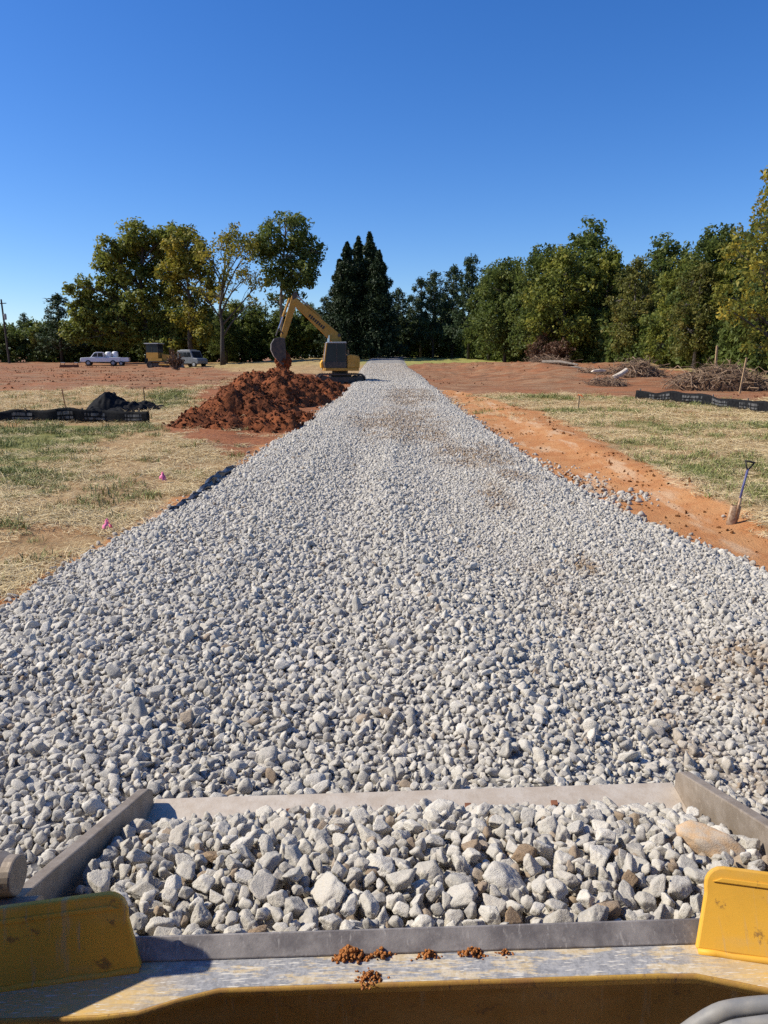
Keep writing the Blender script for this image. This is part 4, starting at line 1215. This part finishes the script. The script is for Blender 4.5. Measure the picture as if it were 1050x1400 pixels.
# dark lettering blocks on the flank of the boom
m = MB(); d = Vector((2.5, 0, 2.1)).normalized(); nrm = Vector((-d.z, 0, d.x)); st = Vector((1.08, .166, 3.82))
for i in range(8):
    c = st + d*(.17*i); hgt = .20 if i % 3 else .24
    m.add([c-nrm*hgt*.5, c+d*.12-nrm*hgt*.5, c+d*.12+nrm*hgt*.5, c+nrm*hgt*.5], [[0, 1, 2, 3]])
m.build('lettering', M['rubber'], boom, thick=.004)
MB().tube([(.05, -.22, 3.35), (.05, .19, 3.35)], .11, 12).build('boom_pin', M['dark_steel'], boom)
stick_poly = [(2.84, 6.02), (3.02, 6.1), (3.22, 5.88), (3.36, 5.4), (4.02, 3.3), (3.95, 3.08), (3.78, 3.06), (3.62, 3.3), (2.95, 5.2)]
stick = MB().prism(stick_poly, -.14, .14)  .build('stick', M['yellow_dark'], ex, bevel=.03)
MB().prism([(2.84, 6.11), (3.02, 6.18), (3.2, 5.98), (3.1, 5.5), (2.95, 5.4)], .142, .15).build('side_plate', M['dark_steel'], stick)
def cyl(name, a, b, r, par, y=0, split=.6):
    a, b = Vector((a[0], y, a[1])), Vector((b[0], y, b[1])); c = a.lerp(b, split)
    o = MB().tube([a, c], r, 10).build(name, M['yellow_dark'], par)
    MB().tube([c, b], r*.55, 8).build('rod', M['chrome'], o)
    return o
for y in (-.32, .28): cyl('boom_cylinder', (.85, 1.3), (.75, 3.35), .09, ex, y)
cyl('stick_cylinder', (1.25, 4.50), (2.90, 5.98), .09, ex, 0, .55)
cyl('bucket_cylinder', (3.35, 5.75), (4.15, 3.75), .08, ex, 0, .6)
m = MB()
for y in (-.16, .16): m.tube([(4.15, y, 3.75), (4.32, y, 3.3)], .045, 6); m.tube([(4.15, y, 3.75), (3.85, y, 3.42)], .045, 6)
m.build('linkage', M['dark_steel'], ex)
# bucket, mouth turned toward the cab and down
pr = [(3.75, 3.1), (4.1, 3.18), (4.45, 3.08), (4.66, 2.75), (4.68, 2.35), (4.5, 1.95), (4.2, 1.6), (3.9, 1.35)]
m = MB(); w = .42
grid = [[(p[0], -w+2*w*q/6, p[1]) for q in range(7)] for p in pr]
bk = m.sheet(grid).build('bucket', M['steel'], ex, thick=.04)
m = MB()
for y in (-w, w): m.prism(pr + [(3.7, 1.9)], y-.018, y+.018)
m.build('side_plate', M['dark_steel'], bk)
for i in range(4):
    y = -w+.06+2*(w-.06)*i/3
    MB().prism([(3.98, 1.45), (4.06, 1.38), (3.72, 1.08)], y-.05, y+.05).build('tooth', M['dark_steel'], bk)
MB().tube([(.8, -1.15, 1.8), (.8, -1.15, 2.35)], .02, 6).build('hand_rail', M['dark_steel'], ex)
MB().tube([(-.7, -.6, 2.0), (-.7, -.6, 2.4)], .05, 8).build('exhaust', M['dark_steel'], ex)
# soil pouring from the bucket down onto the heap
Mx = Matrix.Translation(ex.location) @ Euler(ex.rotation_euler).to_matrix().to_4x4() @ Matrix.Scale(.96, 4)
top = Mx @ Vector((4.1, 0, 2.5)); low = Mx @ Vector((3.85, 0, .9))
g = np.random.default_rng(91); bm = bmesh.new(); bmesh.ops.create_icosphere(bm, subdivisions=5, radius=1)
V = np.array([v.co[:] for v in bm.verts]); Fc = np.array([[v.index for v in f.verts] for f in bm.faces]); bm.free()
t = (V[:, 2]+1)/2
rad = .34+.10*np.sin(t*3)
nz = fbm(V[:, 0]*4, V[:, 1]*4, V[:, 2]*7, s=92, o=4)-.5
VV = np.stack([V[:, 0]*rad*(1+1.5*nz)+(1-t)*.12, V[:, 1]*rad*.9*(1+1.5*nz), (V[:, 2]*1.0)*(.95)*(1+.25*nz)], 1)
o = link('falling_soil', np_mesh('falling_soil', VV, Fc), M['soil'], loc=(top.lerp(low, .55)))
tag(o, 'red soil pouring out of the excavator bucket onto the heap', 'soil')

# ------------------------------------------------------------------ bulldozer, pickup, van and small things on the far left
DY = 94.0; db = base_at(222, DY)
dz = empty('bulldozer', 'orange yellow tracked bulldozer with glazed cab parked under the shade tree', 'bulldozer', db, (0, 0, R(-12)))
for y in (-.85, .85): track(dz, y, 3.0, .85, .5)
MB().prism([(-1.5, .7), (.4, .7), (.4, 1.15), (-1.5, 1.25)], -.7, .7).build('body', M['yellow_dark'], dz, bevel=.04)
MB().prism([(.3, .75), (1.75, .75), (1.75, 1.55), (.3, 1.75)], -.5, .5).build('hood', M['yellow_dark'], dz, bevel=.05)
dc = MB().prism([(-1.7, 1.2), (-.1, 1.2), (-.1, 1.9), (-1.7, 1.9)], -.7, .7).build('cab', M['yellow_dark'], dz, bevel=.03)
for x in (-1.65, -.9, -.15):
    for y in (-.66, .66): MB().tube([(x, y, 1.9), (x, y, 2.95)], .05, 6).build('post', M['rubber'], dc)
MB().box((-.95, 0, 3.0), (1.95, 1.55, .1)).build('roof', M['grey_paint'], dc, bevel=.03)
for y in (-.68, .68): MB().box((-.9, y, 2.42), (1.45, .02, 1.0)).build('window', M['glass'], dc)
for x in (-1.66, -.14): MB().box((x, 0, 2.42), (.02, 1.28, 1.0)).build('window', M['glass'], dc)
MB().tube([(1.0, .2, 1.6), (1.0, .2, 2.6)], .06, 8).build('exhaust', M['rubber'], dz)
m = MB(); rows = []
for i in range(9):
    a = i/8; rows.append([(2.35-.22*math.sin(a*math.pi), -1.35+2.7*q/4, .1+1.0*a) for q in range(5)])
m.sheet(rows).build('blade', M['steel'], dz, thick=.06)
for y in (-.95, .95): MB().tube([(.2, y*1.25, .45), (2.2, y*1.1, .4)], .09, 6).build('push_arm', M['yellow_dark'], dz)

def wheel(par, x, y, r, w, sgn):
    t = MB(); t.tube([(x, y-w/2, r), (x, y-w*.35, r), (x, y+w*.35, r), (x, y+w/2, r)], [r*.9, r, r, r*.9], 18)
    wo = t.build('wheel', M['rubber'], par)
    MB().tube([(x, y+sgn*w*.42, r), (x, y+sgn*w*.54, r)], [r*.62, r*.55], 14).build('rim', M['grey_paint'], wo)
pb = base_at(139, 104)
pk = empty('pickup_truck', 'white pickup truck parked facing left at the edge of the dirt field', 'pickup', pb, (0, 0, R(180+14)))
# local +x is forward
MB().prism([(-2.55, .5), (2.5, .5), (2.6, .62), (2.58, .98), (2.45, 1.08), (1.2, 1.14), (-.45, 1.14), (-2.6, 1.14), (-2.6, .6)], -.92, .92).build('body', M['white'], pk, bevel=.06)
cb = MB().prism([(-.5, 1.14), (1.3, 1.14), (.75, 1.78), (.55, 1.84), (-.2, 1.84), (-.42, 1.78)], -.80, .80).build('cab', M['white'], pk, bevel=.05)
for y in (-.808, .808): MB().prism([(-.38, 1.2), (.32, 1.2), (.32, 1.72), (-.3, 1.72)], y-.005, y+.005).build('window', M['glass'], cb); MB().prism([(.4, 1.2), (1.1, 1.2), (.72, 1.68), (.4, 1.72)], y-.005, y+.005).build('window', M['glass'], cb)
m = MB(); m.add([(1.29, -.7, 1.19), (1.29, .7, 1.19), (.80, .66, 1.76), (.80, -.66, 1.76)], [[0, 1, 2, 3]]); m.build('windscreen', M['glass'], cb, thick=.012)
for x in (1.6, -1.6):
    for y in (-.85, .85): wheel(pk, x, y, .38, .26, 1 if y > 0 else -1)
MB().box((2.62, 0, .55), (.12, 1.8, .2)).build('bumper', M['grey_paint'], pk, bevel=.03)
MB().box((2.60, 0, .85), (.04, .9, .2)).build('grille', M['rubber'], pk)
for y in (-.7, .7): MB().box((2.58, y, .86), (.06, .3, .17)).build('headlight', M['chrome'], pk, bevel=.02)
for i, (x, y, r_, h_, lab) in enumerate([(-1.0, .15, .42, .75, 'larger white plastic drum standing in the pickup bed'), (-1.85, -.1, .40, .8, 'white drum near the tailgate of the pickup bed')]):
    Mp = Matrix.Translation(pk.location) @ Euler(pk.rotation_euler).to_matrix().to_4x4()
    p = Mp @ Vector((x, y, 1.145))
    m = MB().tube([(0, 0, 0), (0, 0, .05), (0, 0, h_*.8), (0, 0, h_*.95), (0, 0, h_)], [r_*.92, r_, r_, r_*.8, r_*.35], 18)
    tag(m.build('drum', M['white'], loc=p, smooth=True), lab, 'drum')
tb_ = base_at(167, 104.5)
tr = empty('trailer', 'small white utility trailer behind the pickup truck', 'trailer', tb_, (0, 0, R(180+10)))
MB().box((0, 0, .55), (2.0, 1.4, .1)).build('bed', M['grey_paint'], tr, bevel=.01)
m = MB()
for y in (-.68, .68): m.box((0, y, .85), (2.0, .05, .5))
m.box((-1.0, 0, .85), (.05, 1.36, .5)); m.build('side_panel', M['white'], tr, bevel=.01)
for y in (-.75, .75): wheel(tr, 0, y, .3, .2, 1 if y > 0 else -1)
MB().tube([(1.0, 0, .5), (1.9, 0, .48)], .05, 6).build('tow_bar', M['grey_paint'], tr)

vb = base_at(262, 97)
vn = empty('van', 'pale grey box van parked right of the bulldozer under the trees', 'van', vb, (0, 0, R(-28)))
MB().prism([(-1.45, .45), (1.9, .45), (1.95, .8), (1.85, 1.1), (1.15, 1.2), (.75, 2.05), (.6, 2.12), (-1.35, 2.15), (-1.45, 2.0)], -.95, .95).build('body', M['van_grey'], vn, bevel=.07)
for y in (-.955, .955):
    for x0, x1 in ((-1.25, -.55), (-.45, .1), (.2, .72)):
        MB().prism([(x0, 1.3), (x1+.1, 1.3), (x1, 1.88), (x0, 1.88)], y-.006, y+.006).build('window', M['glass'], vn)
m = MB(); m.add([(1.17, -.8, 1.24), (1.17, .8, 1.24), (.80, .75, 2.0), (.80, -.75, 2.0)], [[0, 1, 2, 3]]); m.build('windscreen', M['glass'], vn, thick=.012)
m = MB().box((-1.46, 0, 1.62), (.02, 1.5, .55)); m.build('rear_window', M['glass'], vn)
MB().box((-1.5, 0, .5), (.12, 1.85, .18)).build('bumper', M['rubber'], vn, bevel=.03)
MB().box((-.4, 0, 2.2), (1.6, 1.3, .06)).build('roof_rack', M['grey_paint'], vn, bevel=.02)
for x in (1.25, -.95):
    for y in (-.85, .85): wheel(vn, x, y, .36, .24, 1 if y > 0 else -1)

rb = base_at(94, 92)
rk = empty('metal_rack', 'low reddish metal rack lying in the dirt left of the pickup', 'rack', rb, (0, 0, R(8)))
m = MB()
for x in (-1.0, -.5, .55, 1.0): m.tube([(x-.1, 0, 0), (x+.12, 0, .62)], .04, 6)
m.build('leg', M['rust'], rk)
m = MB(); m.tube([(-.9, 0, .62), (-.38, 0, .62)], .04, 6); m.tube([(.65, 0, .62), (1.12, 0, .62)], .04, 6); m.build('top_rail', M['grey_paint'], rk)
MB().box((0, .3, .22), (2.2, .25, .35)).build('crossbar', M['rust'], rk, bevel=.03)

ub = base_at(13, 116)
up_ = empty('utility_pole', 'thin dark wooden utility pole at the far left', 'utility pole', ub, (0, R(-2), 0))
MB().tube([(0, 0, 0), (0, 0, 5), (0, 0, 9.6)], [.17, .15, .12], 10).build('pole', M['bark'], up_)
MB().box((0, -.1, 9.0), (1.5, .1, .12)).build('crossarm', M['bark'], up_)
MB().tube([(.28, 0, 6.6), (.28, 0, 6.75), (.28, 0, 7.4), (.28, 0, 7.5)], [.15, .2, .2, .12], 12).build('transformer', M['grey_paint'], up_)

# ------------------------------------------------------------------ the loader in the foreground
LO = Vector((.17, 2.0, 0)); LROT = Euler((0, R(-1.7), R(.5)))
ld = empty('wheel_loader', 'yellow wheel loader bucket and lift arms seen from its cab in the foreground', 'loader', LO, LROT)
LM = Matrix.Translation(LO) @ LROT.to_matrix().to_4x4(); LI = LM.inverted()
def LP(px, py, Y): return LI @ W(px, py, Y)
HW = 1.25
prof_in = [(1.26, .345), (1.02, .305), (.40, .255), (.20, .28), (.05, .36), (-.05, .48), (-.10, .62), (-.13, .74)]
prof_out = [(1.26, .325), (1.02, .28), (.40, .225), (.18, .25), (.02, .34), (-.085, .47), (-.14, .61), (-.165, .74)]
bucket = MB().prism(prof_in + prof_out[::-1], -HW, HW, 'x').build('bucket', M['steel_brown'], ld, bevel=.004)
MB().prism([(1.30, .352), (1.02, .312), (1.02, .297), (1.30, .330)], -HW-.02, HW+.02, 'x').build('cutting_edge', M['edge'], bucket, bevel=.003)
for x in (-.60, -.15, .25, .66):
    MB().box((x, 1.17, .342), (.03, .03, .012), (R(9.5), 0, 0)).build('bolt', M['rust'], bucket)
side = [(1.27, .30), (1.27, .42), (1.22, .455), (-.10, .86), (-.16, .84), (-.17, .60), (-.06, .42), (.18, .23), (.40, .205), (1.0, .26)]
for s in (-1, 1):
    MB().prism(side, s*(HW+.045)-.026, s*(HW+.045)+.026, 'x').build('side_plate', M['steel_brown'], bucket, bevel=.006)
# grey spill plate along the top of the back
MB().add([(-HW, -.168, .752), (HW, -.168, .752), (HW, -.125, .800), (-HW, -.125, .800)], [[0, 1, 2, 3]]).build('spill_plate', M['steel'], bucket, thick=.022, bevel=.004)
# ledge
def ledge_poly():
    far = -.160
    pts = [(-HW-.1, far), (-HW-.1, -.385)]
    for i in range(0, 25):
        x = -HW+.05 + (2*HW-.1)*i/24
        d = -.272 - .075*(sstep(-.58, -.86, x) + sstep(.66, .95, x))
        pts.append((x, float(d)))
    pts += [(HW+.1, -.385), (HW+.1, far)]
    return pts
LEDGE = MB().prism(ledge_poly(), .728, .756, 'z').build('ledge', M['ledge'], ld, bevel=.004)
MB().prism([(-.172, .727), (-.225, .727), (-.215, .66), (-.19, .30), (-.17, .30)], -HW-.1, HW+.1, 'x').build('back_panel', M['brown_panel'], ld, bevel=.006)
pts = ledge_poly(); 
# narrow painted lip under the near edge of the ledge
rows = [[(x, y-.003, .7575), (x, y-.003, .731)] for x, y in pts[1:-1]]
MB().sheet(rows).build('edge_lip', M['lip'], ld, thick=.006, smooth=True)
# guard plates on both ends
def guard(s, xin, yaw, top, mat, lean):
    L = .62; z1 = top; c = .055
    poly = [(0, 0)] + [(.075*q/1, z1-.075+.0*q) for q in ()] 
    pl = [(0, 0), (.03, z1-.075)]
    for i in range(6):
        a = math.pi - (math.pi/2)*i/5; pl.append((.03+c+math.cos(a)*c, z1-c+math.sin(a)*c))
    pl += [(L, z1-.005), (L, 0)]
    m = MB(); n = len(pl); th = .028
    def T(p, d):
        v = Vector((p[0], d, p[1])); v = Euler((lean, 0, 0)).to_matrix() @ v
        v = Euler((0, 0, yaw)).to_matrix() @ v
        return (xin + s*v.x, -.188 + v.y, .757 + v.z)
    vs = [T(p, -th/2) for p in pl] + [T(p, th/2) for p in pl]
    m.add(vs, [list(range(n)), list(range(2*n-1, n-1, -1))] + [[(i+1) % n, i, i+n, (i+1) % n+n] for i in range(n)])
    gd = m.build('guard_plate', mat, ld, bevel=.006)
    w0, w1 = Vector(T((.005, 0), -th/2)), Vector(T((L, 0), -th/2))
    w0.z = w1.z = .757
    MB().tube([w0.lerp(w1, i/14)+Vector((0, 0, .002*math.sin(i*2.1))) for i in range(15)], .010, 8).build('base_weld', mat, gd, smooth=True)
    m2 = MB(); q = [(.07, z1-.052), (.07, z1-.046), (.09, z1-.03), (L, z1-.03), (L, z1-.036)]
    q = [(.05, z1-.042), (.075, z1-.030), (L, z1-.034), (L, z1-.046)]
    vs = [T(p, -th/2-.005) for p in q] + [T(p, -th/2+.004) for p in q]; k = len(q)
    m2.add(vs, [list(range(k)), list(range(2*k-1, k-1, -1))] + [[(i+1) % k, i, i+k, (i+1) % k+k] for i in range(k)])
    m2.build('weld_bead', mat, gd, bevel=.002)
    return gd
guard(-1, -.835, R(-8), .215, M['yellow'], R(-14))
guard(1, .735, R(-14), .222, M['yellow'], R(-30))
# lift arms, pins, hoses
arm = [(.12, .70), (.10, .92), (-.05, 1.12), (-.35, 1.42), (-1.0, 1.85), (-1.9, 2.1), (-1.9, 1.75), (-1.0, 1.5), (-.45, 1.12), (-.25, .85), (-.1, .68)]
for s, x in ((-1, -1.95), (1, 1.80)):
    MB().prism(arm, x-.11, x+.11, 'x').build('lift_arm', M['yellow_dark'], ld, bevel=.02)
# body behind the bucket: nose, cab shell and tyres around the camera
MB().prism([(-2.2, .35), (-.80, .35), (-.80, .8), (-.95, .9), (-2.2, 1.0)], -.75, .75, 'x').build('nose', M['yellow'], ld, bevel=.03)
MB().prism([(-4.2, .6), (-2.75, .6), (-2.75, 2.0), (-4.2, 2.0)], -.9, .9, 'x').build('engine_hood', M['yellow_dark'], ld, bevel=.05)
MB().box((0, -2.55, 3.25), (1.7, 1.5, .12)).build('cab_roof', M['yellow_dark'], ld, bevel=.04)
MB().box((0, -3.25, 2.3), (1.6, .06, 1.8)).build('cab_rear', M['dark_steel'], ld)
for s in (-1, 1):
    for y in (-1.35, -4.2):
        MB().tube([(s*.95, y, .72), (s*1.0, y, .72), (s*1.35, y, .72), (s*1.4, y, .72)], [.62, .72, .72, .62], 28).build('tyre', M['rubber'], ld, bevel=.03)
MB().prism([(-.62, .72), (-.60, .86), (-.34, 1.20), (-.20, 1.40), (-.18, 1.55), (-.12, 1.55), (-.07, 1.2), (-.12, .72)], -1.60, -1.46, 'x').build('shadow_plate', M['yellow_dark'], ld, bevel=.012)  # added off-frame plate, shaped only to cast shade on the left guard and ledge
for sg, xa in ((-1, -1.95), (1, 1.80)):
    MB().tube([(sg*1.2, -.02, .80), (xa, -.02, .80)], .05, 16).build('cross_pin', M['steel_brown'], ld)
p = LP(8, 1197, 2.02)
o = MB().tube([(p.x-.35, p.y, p.z), (p.x-.02, p.y, p.z), (p.x+.005, p.y, p.z), (p.x+.04, p.y, p.z)], [.072, .072, .060, .060], 24).build('arm_pin', M['steel_brown'], ld, bevel=.006)
for k_, (pa, pb_, pc, pd, r_) in enumerate([((900, 1440, 1.62), (968, 1392, 1.6), (1010, 1378, 1.6), (1080, 1372, 1.58), .022), ((930, 1450, 1.58), (990, 1412, 1.56), (1035, 1402, 1.55), (1090, 1396, 1.54), .020)]):
    q = [LP(*a) for a in (pa, pb_, pc, pd)]
    cs = []
    for i in range(13):
        t = i/12*3; j = min(int(t), 2); f_ = t-j
        p0, p1, p2, p3 = q[max(j-1, 0)], q[j], q[j+1], q[min(j+2, 3)]
        cs.append(.5*((2*p1)+(p2-p0)*f_+(2*p0-5*p1+4*p2-p3)*f_*f_+(3*p1-p0-3*p2+p3)*f_**3))
    MB().tube(cs, r_, 14).build('hose', M['hose'], ld, smooth=True)

# clods of clay on the ledge
def clod(label, px, py, Y, s, seed, n=26, dy=.6):
    g = np.random.default_rng(seed); V, Fc = [], []; b = 0
    bm = bmesh.new(); bmesh.ops.create_icosphere(bm, subdivisions=2, radius=1)
    D = np.array([v.co[:] for v in bm.verts]); Q = np.array([[v.index for v in f.verts] for f in bm.faces]); bm.free()
    for i in range(n):
        q = g.normal(size=3)*np.array([.55, .35*dy, 0]); hh_ = max(0, 1-np.hypot(*q[:2]))*.8
        c = np.array([q[0], q[1], g.uniform(0, hh_*.9)])*s; r_ = s*g.uniform(.05, .17)
        nz = fbm(D[:, 0]*3+i, D[:, 1]*3, D[:, 2]*3, s=seed+i)-.5
        V.append(c + D*(r_*(1+.9*nz))[:, None]); Fc.append(Q+b); b += len(D)
    p = W(px, py, Y)
    o = link('clay_clod', np_mesh('clay_clod', np.concatenate(V), np.concatenate(Fc)), M['clod'], loc=p)
    tag(o, label, 'clod')
zl = lambda px, py: None
def on_plane(px, py, zloc):
    """point on the plane z=zloc of the loader frame"""
    d = (W(px, py, 5) - Vector((0, 0, CAMZ))); o = Vector((0, 0, CAMZ))
    a, b = LI @ o, LI.to_3x3() @ d
    t = (zloc - a.z)/b.z; return o + d*t
def clod_on(label, px, py, s, seed, n, dy=.6, z=.756):
    p = on_plane(px, py, z)
    g_ = p; clod(label, px, py, p.y, s, seed, n, dy)
clod_on('largest heap of crumbly orange clay on the loader ledge', 480, 1308, .046, 201, 190)
clod_on('dark brown clod hanging over the near edge of the ledge', 507, 1338, .030, 202, 110, 1.2)
clod_on('small flat crumb of clay just right of the largest clay heap', 520, 1307, .035, 203, 60)
clod_on('orange clay crumb near the middle of the ledge', 645, 1305, .035, 204, 60)
clod_on('tiny clay crumb right of the middle of the ledge', 690, 1304, .022, 205, 40)
clod_on('thin scatter of clay crumbs between the larger heap and the middle crumb', 585, 1307, .03, 206, 50)

# stones heaped in the bucket
BIG = [rock_mesh(f'stone_{i}', 800+i, 4, 60, .08) for i in range(22)]
for m_ in BIG: m_.materials.append(M['bstone'])
def heap(x, y):
    """heap surface in loader coordinates"""
    t = (y + .08)/1.30
    z = .742 - .412*t + .085*np.sin(np.clip(t, 0, 1)*math.pi) - .05*np.abs(x/1.25)**4
    z = z + .05*(fbm(np.asarray(x)*2.5, np.asarray(y)*2.5, s=211)-.5)
    return z
g = np.random.default_rng(221)
placed = []
special = [(1.10, .46, .10, 'boulder'), (.26, .22, .078, 'big'), (.02, .30, .08, 'big'), (-.34, .18, .072, 'big'), (.62, .35, .068, 'big'), (.10, .92, .085, 'big'), (1.0, .90, .075, 'big'), (-.2, .62, .066, 'big'), (-.55, .2, .066, 'big'), (.5, .62, .068, 'big')]
for x, y, r_, kd in special: placed.append((x, y, r_, kd))
def try_place(r_, tries, limit):
    for _ in range(tries):
        if len(placed) >= limit: return
        rr = r_ if not callable(r_) else r_()
        x = g.uniform(-HW+rr*.7, HW-rr*.7); y = g.uniform(-.07+rr*.6, 1.09)
        if all((x-a)**2+(y-b)**2 > (.80*(rr+c))**2 for a, b, c, _ in placed): placed.append((x, y, rr, 'n'))
try_place(lambda: g.uniform(.044, .052), 500, 45)
try_place(lambda: g.uniform(.034, .043), 5000, 230)
try_place(lambda: g.uniform(.022, .032), 14000, 640)
placed.sort(key=lambda q: -q[2] + (q[1]*.01))
small = placed[298:]; placed = placed[:298]
print('gravel', len(SX), 'bucket stones', len(placed))
for i, (x, y, r_, kd) in enumerate(placed):
    mud = math.exp(-(((x-.35)/.22)**2+((y-.25)/.22)**2))
    brown = (g.random() < .05+.35*mud) and kd == 'n'
    z = float(heap(x, y)) - r_*.42 + g.uniform(-.018, .022)
    if kd == 'boulder': nm, lab, tn = 'boulder', 'large tan block of stone in the right front corner of the bucket', .55
    elif brown: nm, lab, tn = 'stone', 'brown muddy stone among the pale stones in the loader bucket', .75+.25*g.random()
    else: nm, lab, tn = 'stone', 'pale grey crushed stone heaped in the loader bucket', (.25*g.random() if g.random() < .25 else .06*g.random())
    o = bpy.data.objects.new(nm, BIG[int(g.integers(0, 22))]); COL.objects.link(o)
    o.location = LM @ Vector((x, y, z)); o.rotation_euler = (g.normal(0, .6), g.normal(0, .6), g.uniform(0, 6.28))
    q = r_*(1.05 if kd == 'n' else .86); o.scale = (q*g.uniform(.9, 1.2), q*g.uniform(.9, 1.15), q*g.uniform(.9, 1.15))
    if kd == 'boulder': o.data = rock_mesh('boulder', 991, 4, 42, .05); o.data.materials.append(M['tan']); o.scale = (.125, .09, .085); o.rotation_euler = (.2, .15, -.3)
    o['tint'] = float(tn)
    tag(o, lab, 'stone', None if kd == 'boulder' else ('brown stones in the bucket' if brown else 'grey stones in the bucket'))
# the lower layers of the load
n = 2200
x = g.uniform(-HW+.03, HW-.03, n); y = g.uniform(-.06, 1.06, n); r_ = g.uniform(.019, .036, n)
z = heap(x, y) - r_ - g.uniform(.0, .07, n)
sq = np.array([q[:3] for q in small]); x = np.concatenate([x, sq[:, 0]]); y = np.concatenate([y, sq[:, 1]]); r_ = np.concatenate([r_, sq[:, 2]*1.1])
z = np.concatenate([z, heap(sq[:, 0], sq[:, 1]) - sq[:, 2]*.4]); n = len(x)
z = np.maximum(z, .32)
Pw = np.array([(LM @ Vector((a, b, c)))[:] for a, b, c in zip(x, y, z)])
o = scatter('bucket_gravel', Pw, g.uniform(0, 6.28, (n, 3)), np.repeat(r_[:, None], 3, 1), g.integers(0, 16, n), np.clip((g.random(n) < .12)*.6+g.random(n)*.15, 0, 1), c_near, M['stone'])
tag(o, 'smaller grey stones filling the gaps of the bucket load', 'gravel', kind='stuff')

# ------------------------------------------------------------------ light, sky, camera
SUN_EL, SUN_AHEAD = R(42), R(2)      # sun from the left, a little ahead
sv = Vector((-math.cos(SUN_AHEAD)*math.cos(SUN_EL), math.sin(SUN_AHEAD)*math.cos(SUN_EL), math.sin(SUN_EL)))
ldat = bpy.data.lights.new('sun', 'SUN'); ldat.energy = 5.0; ldat.angle = R(.5); ldat.color = (1, .93, .80)
so = bpy.data.objects.new('sun', ldat); COL.objects.link(so)
so.rotation_euler = sv.to_track_quat('Z', 'Y').to_euler(); so.location = (-20, 5, 30)
wd = bpy.data.worlds.new('World'); S.world = wd; wd.use_nodes = True
nt = wd.node_tree; bg = nt.nodes['Background']
sky = nt.nodes.new('ShaderNodeTexSky'); sky.sky_type = 'NISHITA'; sky.sun_disc = False
sky.sun_elevation = SUN_EL
sky.sun_rotation = math.atan2(sv.x, sv.y)
sky.air_density = 1.0; sky.dust_density = .4; sky.ozone_density = 6.0; sky.altitude = 300
hs = nt.nodes.new('ShaderNodeHueSaturation'); hs.inputs['Saturation'].default_value = 1.24; hs.inputs['Hue'].default_value = .511
nt.links.new(sky.outputs[0], hs.inputs['Color']); nt.links.new(hs.outputs[0], bg.inputs[0]); bg.inputs[1].default_value = .122

cd = bpy.data.cameras.new('camera'); cd.sensor_fit = 'VERTICAL'; cd.sensor_height = 36; cd.lens = F*36/1400
cd.clip_end = 2000; cd.clip_start = .05
co = bpy.data.objects.new('camera', cd); COL.objects.link(co)
co.location = (0, 0, CAMZ); co.rotation_euler = (math.pi/2 - PITCH, 0, 0)
S.camera = co
S.view_settings.view_transform = 'Standard'; S.view_settings.look = 'None'; S.view_settings.exposure = 0.35; S.view_settings.gamma = 1
S.render.engine = 'CYCLES'
S.cycles.max_bounces = 6; S.cycles.diffuse_bounces = 3; S.cycles.transparent_max_bounces = 4
S.cycles.use_denoising = False
